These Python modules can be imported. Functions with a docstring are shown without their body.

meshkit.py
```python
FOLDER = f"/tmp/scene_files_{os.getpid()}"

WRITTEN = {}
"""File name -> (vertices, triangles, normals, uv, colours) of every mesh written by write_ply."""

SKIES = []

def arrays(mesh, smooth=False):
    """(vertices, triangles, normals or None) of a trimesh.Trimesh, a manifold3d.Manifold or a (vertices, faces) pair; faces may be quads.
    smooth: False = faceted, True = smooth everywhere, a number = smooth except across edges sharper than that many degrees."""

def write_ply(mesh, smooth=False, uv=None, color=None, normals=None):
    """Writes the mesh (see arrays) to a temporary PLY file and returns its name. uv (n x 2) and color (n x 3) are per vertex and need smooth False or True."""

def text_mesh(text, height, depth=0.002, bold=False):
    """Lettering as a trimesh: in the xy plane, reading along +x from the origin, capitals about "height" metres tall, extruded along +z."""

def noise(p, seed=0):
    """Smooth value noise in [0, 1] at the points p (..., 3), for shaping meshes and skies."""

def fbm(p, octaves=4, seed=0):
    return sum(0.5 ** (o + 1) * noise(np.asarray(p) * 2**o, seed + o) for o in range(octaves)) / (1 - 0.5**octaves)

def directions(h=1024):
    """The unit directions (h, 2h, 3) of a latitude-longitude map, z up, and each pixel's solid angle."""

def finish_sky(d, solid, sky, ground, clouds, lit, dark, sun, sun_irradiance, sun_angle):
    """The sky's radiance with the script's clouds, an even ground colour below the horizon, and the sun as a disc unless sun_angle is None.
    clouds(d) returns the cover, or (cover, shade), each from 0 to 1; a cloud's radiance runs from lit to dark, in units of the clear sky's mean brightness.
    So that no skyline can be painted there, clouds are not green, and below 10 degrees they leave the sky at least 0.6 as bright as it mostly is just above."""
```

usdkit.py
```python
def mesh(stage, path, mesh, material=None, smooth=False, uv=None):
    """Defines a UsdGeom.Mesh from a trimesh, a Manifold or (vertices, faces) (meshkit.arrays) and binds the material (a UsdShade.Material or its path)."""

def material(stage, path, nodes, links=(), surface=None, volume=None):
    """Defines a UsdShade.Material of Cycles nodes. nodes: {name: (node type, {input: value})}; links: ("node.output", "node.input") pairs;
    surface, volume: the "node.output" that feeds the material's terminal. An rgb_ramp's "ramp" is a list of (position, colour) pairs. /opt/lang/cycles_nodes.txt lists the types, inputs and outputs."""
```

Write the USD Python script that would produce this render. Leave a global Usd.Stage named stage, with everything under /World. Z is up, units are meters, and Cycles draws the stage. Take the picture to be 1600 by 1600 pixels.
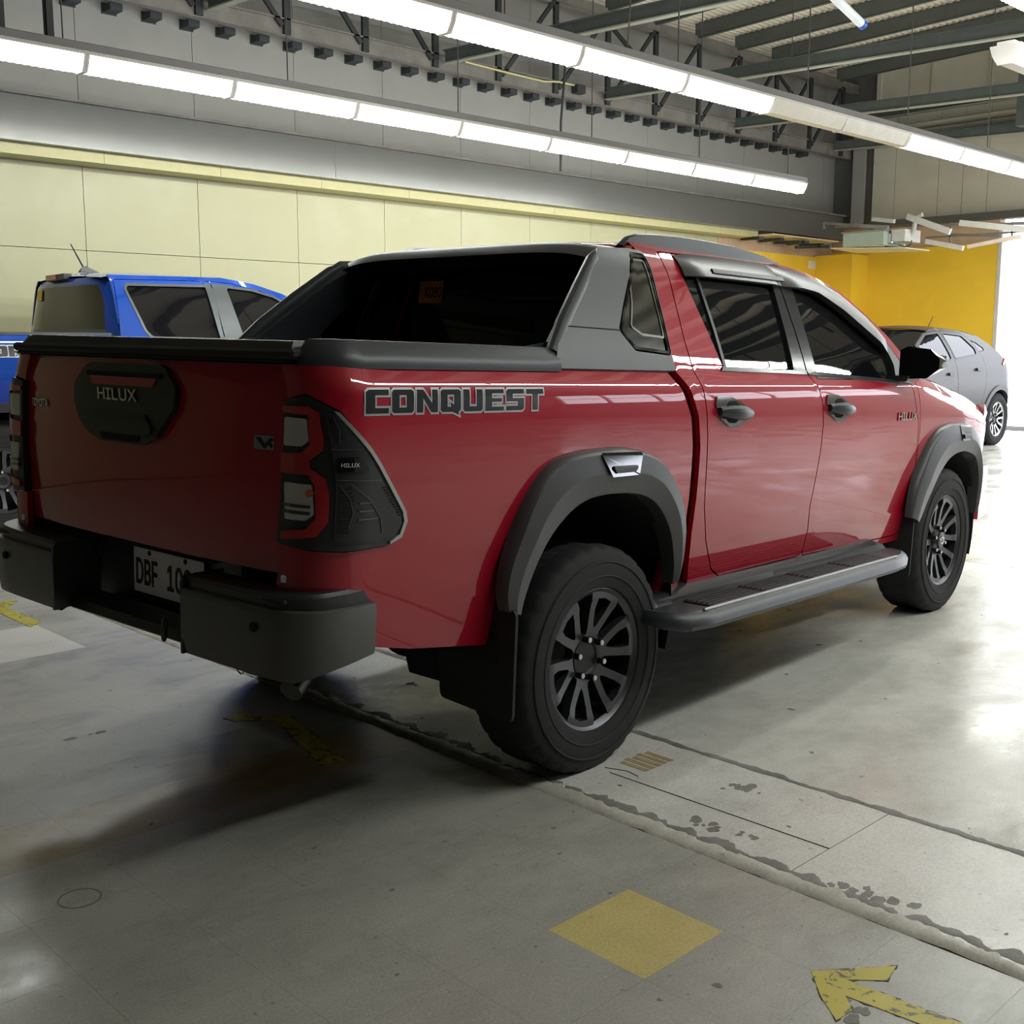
import math, random
import numpy as np, trimesh
from scipy.interpolate import PchipInterpolator, CubicSpline
from scipy.spatial import Delaunay
from shapely.geometry import Polygon, LineString, Point, box as sbox
from shapely.ops import unary_union
from shapely import contains_xy
from pxr import Usd, UsdGeom, UsdLux, UsdShade, Gf, Sdf
import usdkit, meshkit

random.seed(7); RNG = np.random.default_rng(7)
stage = Usd.Stage.CreateInMemory()
UsdGeom.SetStageUpAxis(stage, 'Z'); UsdGeom.SetStageMetersPerUnit(stage, 1.0)
UsdGeom.Xform.Define(stage, '/World'); UsdGeom.Scope.Define(stage, '/World/Looks')

# ---------------------------------------------------------------- camera, sky, exposure
CAM_EYE = np.array([-2.678, -3.318, 1.427]); CAM_YAW, CAM_PITCH, CAM_FPX = 45.95, -8.466, 1768.0
EXPOSURE = 1.3
SKY = 0.6            # bright overcast sky outside the hall
TUBE = 12.0          # radiance of a lit fluorescent lens
cam = UsdGeom.Camera.Define(stage, '/World/camera')
cam.CreateHorizontalApertureAttr(36.0); cam.CreateVerticalApertureAttr(36.0)
cam.CreateFocalLengthAttr(36.0*CAM_FPX/1600); cam.CreateClippingRangeAttr(Gf.Vec2f(.05, 500))
cam.CreateExposureAttr(EXPOSURE)
_y, _p = math.radians(CAM_YAW), math.radians(CAM_PITCH)
_f = np.array([math.cos(_p)*math.cos(_y), math.cos(_p)*math.sin(_y), math.sin(_p)])
_r = np.array([math.sin(_y), -math.cos(_y), 0]); _u = np.cross(_r, _f)
cam.AddTransformOp().Set(Gf.Matrix4d(*[float(v) for row in ((*_r, 0), (*_u, 0), (*-_f, 0), (*CAM_EYE, 1)) for v in row]))
dome = UsdLux.DomeLight.Define(stage, '/World/sky'); dome.CreateIntensityAttr(SKY); dome.CreateColorAttr(Gf.Vec3f(.93, .97, 1.06))

# ---------------------------------------------------------------- naming and tagging helpers
_count = {}
def path_for(name, parent='/World'):
    k = f'{parent}/{name}'; n = _count.get(k, 0); _count[k] = n+1
    return k if n == 0 else f'{k}_{n:03d}'
def tag(prim, label=None, cat=None, group=None, kind=None):
    for k, v in (('label', label), ('category', cat), ('group', group), ('kind', kind)):
        if v: prim.SetCustomDataByKey(k, v)
    return prim
def thing(name, label=None, cat=None, loc=(0, 0, 0), rotz=0, group=None, kind=None):
    x = UsdGeom.Xform.Define(stage, path_for(name)); x.AddTranslateOp().Set(Gf.Vec3d(*map(float, loc)))
    if rotz: x.AddRotateZOp().Set(float(rotz))
    return str(tag(x.GetPrim(), label, cat, group, kind).GetPath())
def part(parent, name, mesh, mat, smooth=35, label=None, kind=None):
    if isinstance(mesh, (list, tuple)) and not isinstance(mesh[0], np.ndarray): mesh = cat_(mesh)
    p = path_for(name, parent)
    m = usdkit.mesh(stage, p, mesh, LOOK[mat], smooth)
    if label or kind: tag(m.GetPrim(), label, None, None, kind)
    return p
def solo(name, mesh, mat, label=None, cat=None, group=None, kind=None, smooth=35):
    p = part('/World', name, mesh, mat, smooth); tag(stage.GetPrimAtPath(p), label, cat, group, kind); return p
def copy_of(src, name, loc, rotz=0, label=None, cat=None, group=None):
    was = stage.GetPrimAtPath(src).GetCustomData()
    x = UsdGeom.Xform.Define(stage, path_for(name)); x.AddTranslateOp().Set(Gf.Vec3d(*map(float, loc)))
    if rotz: x.AddRotateZOp().Set(float(rotz))
    p = x.GetPrim(); p.GetReferences().AddInternalReference(src); p.SetInstanceable(True)
    tag(p, label or was.get('label'), cat or was.get('category'), group or was.get('group'))
    return str(p.GetPath())

# ---------------------------------------------------------------- mesh helpers
def cat_(ms): return trimesh.util.concatenate([m for m in ms if m is not None])
def hull(pts): return trimesh.convex.convex_hull(np.asarray(pts, float))
def bx(lo, hi, b=0.0):
    lo, hi = np.minimum(lo, hi).astype(float), np.maximum(lo, hi).astype(float)
    if b <= 0: return trimesh.creation.box(bounds=[lo, hi])
    b = min(b, .49*float((hi-lo).min())); P = []
    for ix in (0, 1):
        for iy in (0, 1):
            for iz in (0, 1):
                c = np.where([ix, iy, iz], hi, lo); d = np.where([ix, iy, iz], -b, b)
                for k in range(3):
                    q = c+d; q[k] = c[k]; P.append(q)
    return hull(P)
def frame_of(d):
    d = np.asarray(d, float); d = d/np.linalg.norm(d); a = np.cross(d, [0, 0, 1.0])
    if np.linalg.norm(a) < 1e-6: a = np.array([1.0, 0, 0])
    a /= np.linalg.norm(a); return d, a, np.cross(a, d)
def tube(pts, r, n=10, closed=False):
    p = np.asarray(pts, float); r = np.broadcast_to(r, (len(p),)); V = []
    t = np.gradient(p, axis=0) if not closed else np.roll(p, -1, 0)-np.roll(p, 1, 0)
    ref = None
    for i in range(len(p)):
        d, a, b = frame_of(t[i])
        if ref is not None:
            a = ref-d*(ref@d); a /= np.linalg.norm(a); b = np.cross(a, d)
        ref = a
        th = np.arange(n)*2*math.pi/n
        V.append(p[i]+r[i]*(np.cos(th)[:, None]*a+np.sin(th)[:, None]*b))
    return loft(V, ring=True, closed=closed, caps=not closed)
def loft(secs, ring=False, closed=False, caps=False):
    V = np.asarray(secs, float); m, n = V.shape[:2]; F = []
    for i in range(m if closed else m-1):
        j = (i+1) % m
        for k in range(n if ring else n-1):
            l = (k+1) % n
            F += [[i*n+k, j*n+k, j*n+l], [i*n+k, j*n+l, i*n+l]]
    V = V.reshape(-1, 3)
    if caps:
        for i, o in ((0, 1), (m-1, 0)):
            c = len(V); V = np.vstack([V, V[i*n:(i+1)*n].mean(0)])
            for k in range(n):
                l = (k+1) % n
                F.append([c, i*n+k, i*n+l] if o else [c, i*n+l, i*n+k])
    m_ = trimesh.Trimesh(V, np.array(F), process=False)
    if ring and caps and m_.volume < 0: m_.invert()
    return m_
def bar(p0, p1, w, h, up=(0, 0, 1)):
    """A square bar from p0 to p1, w wide and h high."""
    p0, p1 = np.asarray(p0, float), np.asarray(p1, float); d = p1-p0; d /= np.linalg.norm(d)
    a = np.cross(d, up); 
    if np.linalg.norm(a) < 1e-6: a = np.array([1.0, 0, 0])
    a /= np.linalg.norm(a); b = np.cross(a, d)
    return hull([p+sa*a*w/2+sb*b*h/2 for p in (p0, p1) for sa in (-1, 1) for sb in (-1, 1)])
def lathe(prof, n=64, axis='y'):
    """prof: (radius, along) pairs; spun round the axis."""
    th = np.arange(n)*2*math.pi/n; prof = np.asarray(prof, float)
    V = np.stack([np.stack([r*np.cos(th), np.full(n, a), r*np.sin(th)], 1) for r, a in prof])
    return loft(V, ring=True)
def prism(poly, f, t):
    """Extrudes polygon(s): f(x, y, depth) -> point, depth 0..t."""
    out = []
    for g in getattr(poly, 'geoms', [poly]):
        if g.is_empty: continue
        m = trimesh.creation.extrude_polygon(g, 1.0, engine='earcut'); v = np.array(m.vertices)
        m.vertices = f(v[:, 0], v[:, 1], v[:, 2]*t); out.append(m)
    m = cat_(out)
    if m.volume < 0: m.invert()
    return m
def dens(c, h):
    c = np.asarray(c, float)
    if len(c) > 1 and np.allclose(c[0], c[-1]): c = c[:-1]
    out = []
    for a, b in zip(c, np.roll(c, -1, 0)):
        k = max(1, int(math.ceil(np.linalg.norm(b-a)/h))); out += [a+(b-a)*i/k for i in range(k)]
    return np.array(out)
def rnd(pts, r, seg=4):
    """Polygon with rounded corners."""
    p = Polygon(pts) if not hasattr(pts, 'geom_type') else pts
    return p.buffer(-r, join_style=1, quad_segs=seg).buffer(2*r, join_style=1, quad_segs=seg).buffer(-r, join_style=1, quad_segs=seg)
def tri_region(poly, h):
    loops = [dens(poly.exterior.coords, h)]+[dens(i.coords, h) for i in poly.interiors]
    B = np.vstack(loops); x0, y0, x1, y1 = poly.bounds
    gx, gy = np.meshgrid(np.arange(x0, x1, h), np.arange(y0, y1, h*.87)); gx = gx+(np.arange(gx.shape[0]) % 2)[:, None]*h/2
    inner = poly.buffer(-.55*h); g = np.stack([gx.ravel(), gy.ravel()], 1)
    if not inner.is_empty: g = g[contains_xy(inner, g[:, 0], g[:, 1])]
    else: g = g[:0]
    P = np.vstack([B, g]); T = Delaunay(P+0).simplices
    c = P[T].mean(1); T = T[contains_xy(poly.buffer(1e-7), c[:, 0], c[:, 1])]
    a = P[T]; ar = (a[:, 1, 0]-a[:, 0, 0])*(a[:, 2, 1]-a[:, 0, 1])-(a[:, 1, 1]-a[:, 0, 1])*(a[:, 2, 0]-a[:, 0, 0])
    T = T[np.abs(ar) > 1e-10]; ar = ar[np.abs(ar) > 1e-10]; T[ar < 0] = T[ar < 0][:, ::-1]
    idx, k = [], 0
    for l in loops: idx.append(np.arange(k, k+len(l))); k += len(l)
    return P, T, idx
def skin(poly, F, h, thick, out, back=False):
    """A sheet panel: polygon in parameter space -> F(points) in space, edges folded back by `thick` against the direction `out`."""
    ms = []
    for g in getattr(poly, 'geoms', [poly]):
        if g.is_empty or g.area < 1e-8: continue
        P, T, loops = tri_region(g, h); V = F(P[:, 0], P[:, 1])
        nrm = np.cross(V[T[:, 1]]-V[T[:, 0]], V[T[:, 2]]-V[T[:, 0]]).sum(0)
        o = out(P[:, 0], P[:, 1]) if callable(out) else np.broadcast_to(np.asarray(out, float), V.shape)
        flip = (np.einsum('ij,ij->', np.cross(V[T[:, 1]]-V[T[:, 0]], V[T[:, 2]]-V[T[:, 0]]), o[T[:, 0]])) < 0
        if flip: T = T[:, ::-1]
        n = len(V); V2 = V-o*thick; FF = [T]; nv = [V]
        base = n
        for l in loops:
            k = len(l); a = np.arange(k); b = (a+1) % k
            nv += [V[l], V2[l]]
            q = np.concatenate([np.stack([base+a, base+k+a, base+k+b], 1), np.stack([base+a, base+k+b, base+b], 1)])
            FF.append(q if not flip else q[:, ::-1]); base += 2*k
        if back: nv.append(V2); FF.append(T[:, ::-1]+base)
        ms.append(trimesh.Trimesh(np.vstack(nv), np.vstack(FF), process=False))
    return cat_(ms)
def mirror_y(m):
    m = m.copy(); m.vertices = m.vertices*[1, -1, 1]; m.invert(); return m
def moved(m, t, rz=0):
    m = m.copy(); c, s = math.cos(rz), math.sin(rz)
    m.vertices = m.vertices@np.array([[c, s, 0], [-s, c, 0], [0, 0, 1]])+np.asarray(t, float); return m
def letters(text, F, height, width, out, depth=.0015, bold=True, h=.012):
    """Lettering as thin geometry on a surface: the text is squeezed to width x height, F(x, y) places it."""
    m = meshkit.text_mesh(text, 1.0, 1.0, bold=bold); v = np.array(m.vertices); lo, hi = v.min(0), v.max(0)
    t = (v-lo)/(hi-lo); P = F(t[:, 0]*width, t[:, 1]*height)
    m.vertices = P+np.asarray(out, float)*(t[:, 2]*depth)[:, None]
    if np.linalg.det(np.stack([F(np.array([1e-3]), np.array([0.]))[0]-F(np.array([0.]), np.array([0.]))[0], F(np.array([0.]), np.array([1e-3]))[0]-F(np.array([0.]), np.array([0.]))[0], np.asarray(out, float)])) < 0: m.invert()
    return m

# ---------------------------------------------------------------- materials
LOOK = {}
def look(name, nodes, links, surface):
    LOOK[name] = usdkit.material(stage, f'/World/Looks/{name}', nodes, links, surface)
def plain(name, base, rough=.5, metal=0., coat=0., spec=.5, var=.08, scale=6., bump=0., bscale=60., coat_rough=.03, rvar=.0):
    """A solid material with a little blotchy variation of tone and (if asked) of gloss and fine relief."""
    b = np.asarray(base, float)
    nodes = {'g': ('geometry', {}), 'n': ('noise_texture', {'scale': scale, 'detail': 4.0, 'roughness': .6}),
             'r': ('rgb_ramp', {'ramp': [(.25, tuple(np.clip(b*(1-var), 0, 1))), (.75, tuple(np.clip(b*(1+var), 0, 1)))]}),
             'p': ('principled_bsdf', {'roughness': rough, 'metallic': metal, 'coat_weight': coat, 'coat_roughness': coat_rough, 'specular_ior_level': spec})}
    links = [('g.position', 'n.vector'), ('n.fac', 'r.fac'), ('r.color', 'p.base_color')]
    if rvar:
        nodes['m'] = ('map_range', {'from_min': .3, 'from_max': .7, 'to_min': max(rough-rvar, .02), 'to_max': rough+rvar})
        links += [('n.fac', 'm.value'), ('m.result', 'p.roughness')]
    if bump:
        nodes['bn'] = ('noise_texture', {'scale': bscale, 'detail': 2.0}); nodes['b'] = ('bump', {'strength': bump, 'distance': .002})
        links += [('g.position', 'bn.vector'), ('bn.fac', 'b.height'), ('b.normal', 'p.normal')]
    look(name, nodes, links, 'p.BSDF')
def glow(name, color, strength):
    look(name, {'e': ('emission', {'color': color, 'strength': strength})}, [], 'e.emission')
def pane(name, tint, ior=1.5, rough=0.0):
    look(name, {'t': ('transparent_bsdf', {'color': tint}), 'g': ('glossy_bsdf', {'color': (1, 1, 1), 'roughness': rough}), 'f': ('fresnel', {'IOR': ior}), 'm': ('mix_closure', {})},
         [('f.fac', 'm.fac'), ('t.BSDF', 'm.closure1'), ('g.BSDF', 'm.closure2')], 'm.closure')
def floor_look(name, tones, rough=(.18, .42), spec=.5, scale=1.0):
    """Worn sealed concrete / vinyl: large blotches, streaks, small dark specks, uneven gloss."""
    d, m, l = tones
    look(name, {'g': ('geometry', {}),
        'n1': ('noise_texture', {'scale': 1.1*scale, 'detail': 6.0, 'roughness': .62, 'distortion': .6}),
        'n2': ('noise_texture', {'scale': 9.0*scale, 'detail': 5.0, 'roughness': .7}),
        'mp': ('mapping', {'scale': (1.0, 1.6, 1.0), 'rotation': (0, 0, .5)}),
        'n3': ('noise_texture', {'scale': 1.6*scale, 'detail': 5.0, 'roughness': .65, 'distortion': .3}),
        'v': ('noise_texture', {'scale': 34.0, 'detail': 3.0, 'roughness': .55}), 'w': ('noise_texture', {'scale': 140.0, 'detail': 3.0, 'roughness': .7}), 'k': ('rgb_ramp', {'ramp': [(.3, (.80, .79, .77)), (.7, (1.12, 1.12, 1.12))]}), 'y': ('mix', {'mix_type': 'multiply', 'fac': 1.0}),
        'a': ('math', {'math_type': 'multiply_add', 'value2': .55}), 'b': ('math', {'math_type': 'multiply_add', 'value2': .25}),
        'c': ('math', {'math_type': 'multiply', 'value2': .2}),
        'r': ('rgb_ramp', {'ramp': [(.30, d), (.5, m), (.72, l)]}),
        's': ('rgb_ramp', {'ramp': [(.0, (.35, .34, .32)), (.27, (.55, .53, .5)), (.33, (1, 1, 1)), (1, (1, 1, 1))]}),
        'x': ('mix', {'mix_type': 'multiply', 'fac': .8}),
        'q': ('map_range', {'from_min': .35, 'from_max': .68, 'to_min': rough[0], 'to_max': rough[1], 'clamp': True}),
        'bu': ('bump', {'strength': .25, 'distance': .004}),
        'p': ('principled_bsdf', {'specular_ior_level': spec})},
        [('g.position', 'n1.vector'), ('g.position', 'n2.vector'), ('g.position', 'mp.vector'), ('mp.vector', 'n3.vector'), ('g.position', 'v.vector'),
         ('n3.fac', 'c.value1'), ('n2.fac', 'b.value1'), ('c.value', 'b.value3'), ('n1.fac', 'a.value1'), ('b.value', 'a.value3'), ('a.value', 'r.fac'),
         ('v.fac', 's.fac'), ('r.color', 'x.color1'), ('s.color', 'x.color2'), ('g.position', 'w.vector'), ('w.fac', 'k.fac'), ('x.color', 'y.color1'), ('k.color', 'y.color2'), ('y.color', 'p.base_color'),
         ('n3.fac', 'q.value'), ('q.result', 'p.roughness'), ('n2.fac', 'bu.height'), ('bu.normal', 'p.normal')], 'p.BSDF')
def worn_paint(name, paint, bare, dark, at=(.36, .42), scale=22.):
    """Floor paint or tape: chipped to the bare floor with dark edges to the chips."""
    look(name, {'g': ('geometry', {}), 'n': ('noise_texture', {'scale': scale, 'detail': 6.0, 'roughness': .7, 'distortion': .8}),
        'n2': ('noise_texture', {'scale': 3.0, 'detail': 4.0}), 'r': ('rgb_ramp', {'ramp': [(0, bare), (at[0]-.05, bare), (at[0], dark), (at[1], paint), (1, tuple(np.array(paint)*1.1))]}),
        't': ('rgb_ramp', {'ramp': [(.3, (.82, .8, .78)), (.7, (1, 1, 1))]}), 'x': ('mix', {'mix_type': 'multiply', 'fac': 1.0}),
        'p': ('principled_bsdf', {'roughness': .45})},
        [('g.position', 'n.vector'), ('g.position', 'n2.vector'), ('n.fac', 'r.fac'), ('n2.fac', 't.fac'), ('r.color', 'x.color1'), ('t.color', 'x.color2'), ('x.color', 'p.base_color')], 'p.BSDF')

def car_paint(name, base, metal=.25, rough=.38):
    look(name, {'p': ('principled_bsdf', {'base_color': base, 'metallic': metal, 'roughness': rough, 'coat_weight': 1.0, 'coat_roughness': .015, 'coat_ior': 1.55, 'specular_ior_level': .12}),
        'g': ('geometry', {}), 'n': ('noise_texture', {'scale': 900.0, 'detail': 1.0}), 'r': ('rgb_ramp', {'ramp': [(.3, tuple(np.array(base)*.8)), (.7, tuple(np.clip(np.array(base)*1.2, 0, 1)))]})},
        [('g.position', 'n.vector'), ('n.fac', 'r.fac'), ('r.color', 'p.base_color')], 'p.BSDF')

car_paint('red_paint', (.37, .005, .022), .05)
car_paint('blue_paint', (.003, .055, .36), .15)
plain('grey_paint', (.055, .053, .053), .26, .1, spec=.25, var=.03)
plain('black_satin', (.022, .024, .027), .38, var=.1)
plain('bar_satin', (.040, .046, .054), .40, var=.06)
plain('flare_grey', (.055, .055, .06), .42, var=.06)
plain('black_rough', (.012, .012, .013), .7, var=.2)
plain('black_gloss', (.006, .007, .008), .06, coat=.5)
plain('cavity', (.008, .008, .009), .9)
plain('bumper_grey', (.018, .019, .021), .34, var=.1)
plain('bumper_face', (.10, .10, .097), .34, .3, var=.08)
plain('rubber', (.011, .011, .0118), .78, var=.25, scale=30)
plain('rim_dark', (.075, .078, .085), .33, .7, var=.08)
plain('rim_silver', (.42, .42, .42), .3, .8)
plain('rim_barrel', (.012, .012, .014), .45, .3)
plain('chrome', (.62, .64, .66), .12, 1.0)
plain('dark_chrome', (.20, .205, .21), .09, 1.0)
plain('silver_print', (.42, .42, .42), .35, .5)
plain('white_metal', (.6, .6, .6), .4)
plain('decal_black', (.012, .015, .018), .25)
plain('plate_white', (.85, .84, .88), .5)
plain('ink_black', (.01, .01, .01), .6)
plain('sticker_orange', (.95, .36, .05), .5)
plain('sticker_yellow', (.75, .42, .06), .5)
plain('lens_red', (.45, .006, .010), .1, coat=1., spec=.6)
plain('lens_clear', (.62, .62, .62), .16, .35, bump=.8, bscale=160)
plain('lens_amber', (.55, .16, .02), .12, coat=1.)
plain('exhaust', (.10, .098, .095), .45, 1.0, var=.2)
plain('window_dark', (.006, .006, .008), .015, spec=.55, var=.0)
plain('window_bronze', (.042, .038, .026), .03, spec=.5, var=.1)
plain('pillar_grey', (.10, .11, .115), .3, .3)
plain('pillar_black', (.035, .036, .04), .16, .2)
plain('panel_cream', (.45, .43, .265), .42, var=.03, scale=2.5, rvar=.08)
plain('cornice_cream', (.54, .50, .26), .5, var=.04)
plain('panel_grey', (.29, .283, .27), .65, var=.06, scale=2.0)
plain('panel_far', (.58, .55, .46), .7, var=.07, scale=2.0)
plain('panel_dark', (.11, .108, .10), .7, var=.1)
plain('yellow_wall', (.93, .60, .04), .6, var=.05, scale=1.5)
plain('bare_board', (.52, .36, .24), .8, var=.12, scale=4)
plain('steel_grey', (.18, .18, .17), .28, .45, var=.03, scale=3)
plain('steel_taupe', (.19, .175, .16), .6, var=.25, scale=5)
plain('steel_green', (.11, .125, .118), .5, var=.12)
plain('flange_green', (.34, .36, .30), .6, var=.1)
plain('steel_dark', (.028, .032, .034), .55, var=.15)
plain('bracket', (.03, .036, .042), .6)
plain('deck', (.86, .79, .66), .6, var=.06)
plain('rail_grey', (.23, .22, .225), .5, var=.06)
plain('fixture_white', (.62, .60, .57), .45)
plain('lens_off', (.60, .56, .50), .3)
plain('wire', (.08, .075, .075), .5)
plain('pvc_white', (.66, .70, .74), .4)
plain('pvc_blue', (.02, .08, .45), .4)
plain('ac_green', (.42, .48, .42), .5)
plain('cream_board', (.72, .66, .46), .6)
plain('paper', (.85, .78, .72), .7)
plain('pinkish', (.75, .6, .52), .7)
plain('joint_filler', (.05, .048, .045), .9)
glow('tube_light', (.965, 1.0, .945), TUBE)
floor_look('concrete', ((.47, .465, .43), (.60, .595, .555), (.68, .675, .635)), (.10, .45))
floor_look('strip', ((.48, .47, .44), (.64, .63, .60), (.72, .71, .68)), (.22, .5))
floor_look('tile_grey_shaded', ((.30, .297, .268), (.40, .396, .36), (.47, .465, .43)), (.2, .45))  # darker tile tone with cast shade put into the colour
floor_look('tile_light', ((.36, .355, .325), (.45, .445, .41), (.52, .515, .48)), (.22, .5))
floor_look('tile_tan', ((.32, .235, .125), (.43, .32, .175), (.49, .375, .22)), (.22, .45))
floor_look('tile_yellow', ((.50, .41, .16), (.62, .52, .21), (.67, .57, .25)), (.3, .5))
floor_look('tile_white', ((.58, .57, .54), (.68, .67, .64), (.74, .73, .70)), (.3, .5))
floor_look('dirt', ((.09, .086, .08), (.19, .185, .17), (.29, .28, .26)), (.5, .8), scale=5.)
floor_look('chipped', ((.34, .32, .28), (.46, .44, .39), (.58, .56, .5)), (.5, .8), scale=6.)
worn_paint('tape_yellow', (.55, .47, .04), (.25, .22, .1), (.02, .02, .02), (.40, .45))
# ================================================================ THE HALL
YW, XF = 7.75, 16.1           # wall beside the cars, far end wall
def px_of(P):
    d = np.asarray(P, float)-CAM_EYE; z = d@_f
    return np.stack([800+CAM_FPX*(d@_r)/z, 800-CAM_FPX*(d@_u)/z, z], -1)
# ---------------------------------------------------------------- floor
floor = thing('floor', kind='structure')
part(floor, 'slab', bx((-10, -14, -.25), (17.5, 7.9, -.012)), 'joint_filler')
TX, TY, TS = -.195, .015, .3048
_near, _rest = [], {}
for i in range(0, 31):
    for j in range(-22, 26):
        x1, y0 = TX-i*TS, TY+j*TS; x0, y1 = x1-TS, y0+TS
        if y1 > 7.7: continue
        m = 'tile_grey_shaded' if j <= 0 else 'tile_light'  # near zone and first row: grey tile tone plus painted shade
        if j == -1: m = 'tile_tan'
        if i == 1 and j == -6: m = 'tile_yellow'
        if i in (1, 2) and j in (6, 7): m = 'tile_white'
        c = px_of(((x0+x1)/2, (y0+y1)/2, 0)); g = .00025
        box_ = ((x0+g, y0+g, -.02), (x1-g, y1-g, 0.0))
        vis = c[2] > .5 and -80 < c[0] < 1680 and -20 < c[1] < 1700
        _near.append((c[2] if vis else 1e3+c[2]+i, m, box_, vis))
_near.sort(key=lambda t: t[0])
for k, (d, m, b, vis) in enumerate(_near):
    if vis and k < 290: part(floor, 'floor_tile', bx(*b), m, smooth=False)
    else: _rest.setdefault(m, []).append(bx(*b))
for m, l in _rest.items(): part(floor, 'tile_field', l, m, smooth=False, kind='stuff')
# raised worn strip of concrete between the tiles and the slabs, with a crumbling edge
def ragged(x0, x1, ya, yb, amp0, amp1, n, seed, z0, z1):
    y = np.linspace(ya, yb, n); q = np.stack([y*17, y*0+seed, y*0], 1)
    a = x0+amp0*(meshkit.fbm(q, 4, seed)-.5)*2; b = x1+amp1*(meshkit.fbm(q*1.3+9, 4, seed+3)-.5)*2
    b = np.maximum(b, a+.002)
    e = max(.004, (z1-z0)*1.6); secs = [[(a[i]-e, y[i], z0), (a[i], y[i], z1), (b[i], y[i], z1), (b[i]+e, y[i], z0)] for i in range(n)]
    return loft(secs)
XA, XB = -.172, .455
for y0, y1 in ((-14, -4.9), (-4.9, -2.42), (-2.42, -1.757), (-1.757, .4), (.4, 3.2), (3.2, 7.7)):
    part(floor, 'threshold_strip', bx((XA, y0+.0015, -.05), (XB, y1-.0015, .004)), 'strip', smooth=False)
part(floor, 'chipped_edge', [ragged(-.178, -.135, -5, 7.6, .012, .035, 1800, 5, -.001, .009)], 'chipped', kind='stuff')
part(floor, 'seam_dirt', [ragged(.440, .462, -5, 7.6, .008, .022, 1800, 21, .002, .0062), ragged(-.125, -.10, -5, 7.6, .012, .045, 1800, 33, .002, .0055)], 'dirt', kind='stuff')
part(floor, 'crack', [bar((.078, -.942, .004), (.089, -1.756, .004), .0035, .003), bar((.10, -.9, .004), (.13, -.975, .004), .003, .003), bar((.13, -.975, .004), (.118, -1.03, .004), .003, .003)], 'joint_filler')
_gx = [XB+.002, 4.62, 7.5, 10.4, 13.4, 16.3]; _gy = [-14, -8.6, -4.2, -.9+2.58, 5.1, 7.75]
for a, b in zip(_gx, _gx[1:]):
    for c, d in zip(_gy, _gy[1:]):
        part(floor, 'concrete_slab', bx((a+.004, c+.004, -.06), (b-.004, d-.004, 0)), 'concrete', smooth=False)
# little stains and scuffs on the floor
def blob(x, y, r, z, seed, sx=1., n=26):
    th = np.arange(n)*2*math.pi/n; k = meshkit.fbm(np.stack([np.cos(th)*1.4+seed, np.sin(th)*1.4, th*0], 1), 3, seed)
    rr = r*(.35+1.3*k); return prism(Polygon(np.stack([x+rr*np.cos(th)*sx, y+rr*np.sin(th)], 1)).buffer(0), lambda a, b, c: np.stack([a, b, z-.002+c], 1), .0024)
st = []
for k in range(150):
    x, y = RNG.uniform(-2.0, 3.2), RNG.uniform(-3.2, 3.5)
    z = 0 if x < -.2 else (.004 if x < XB else 0)
    st.append(blob(x, y, RNG.choice([.004, .006, .009, .014]), z, k, RNG.uniform(.6, 1.8), 12))
for (x, y, r) in ((-.02, -1.42, .05), (.0, -1.52, .03), (.30, -1.35, .05), (.27, -1.3, .035), (-.06, -2.02, .05), (-.1, -1.9, .04), (.12, -2.35, .05), (-.6, -2.22, .05)):
    for q in range(5): st.append(blob(x+RNG.normal(0, r*.6), y+RNG.normal(0, r*.8), r*RNG.uniform(.12, .4), (.004 if x > -.17 else 0)+.0001*q, 200+q+int(1000*abs(y)), 1.3, 18))
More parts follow.
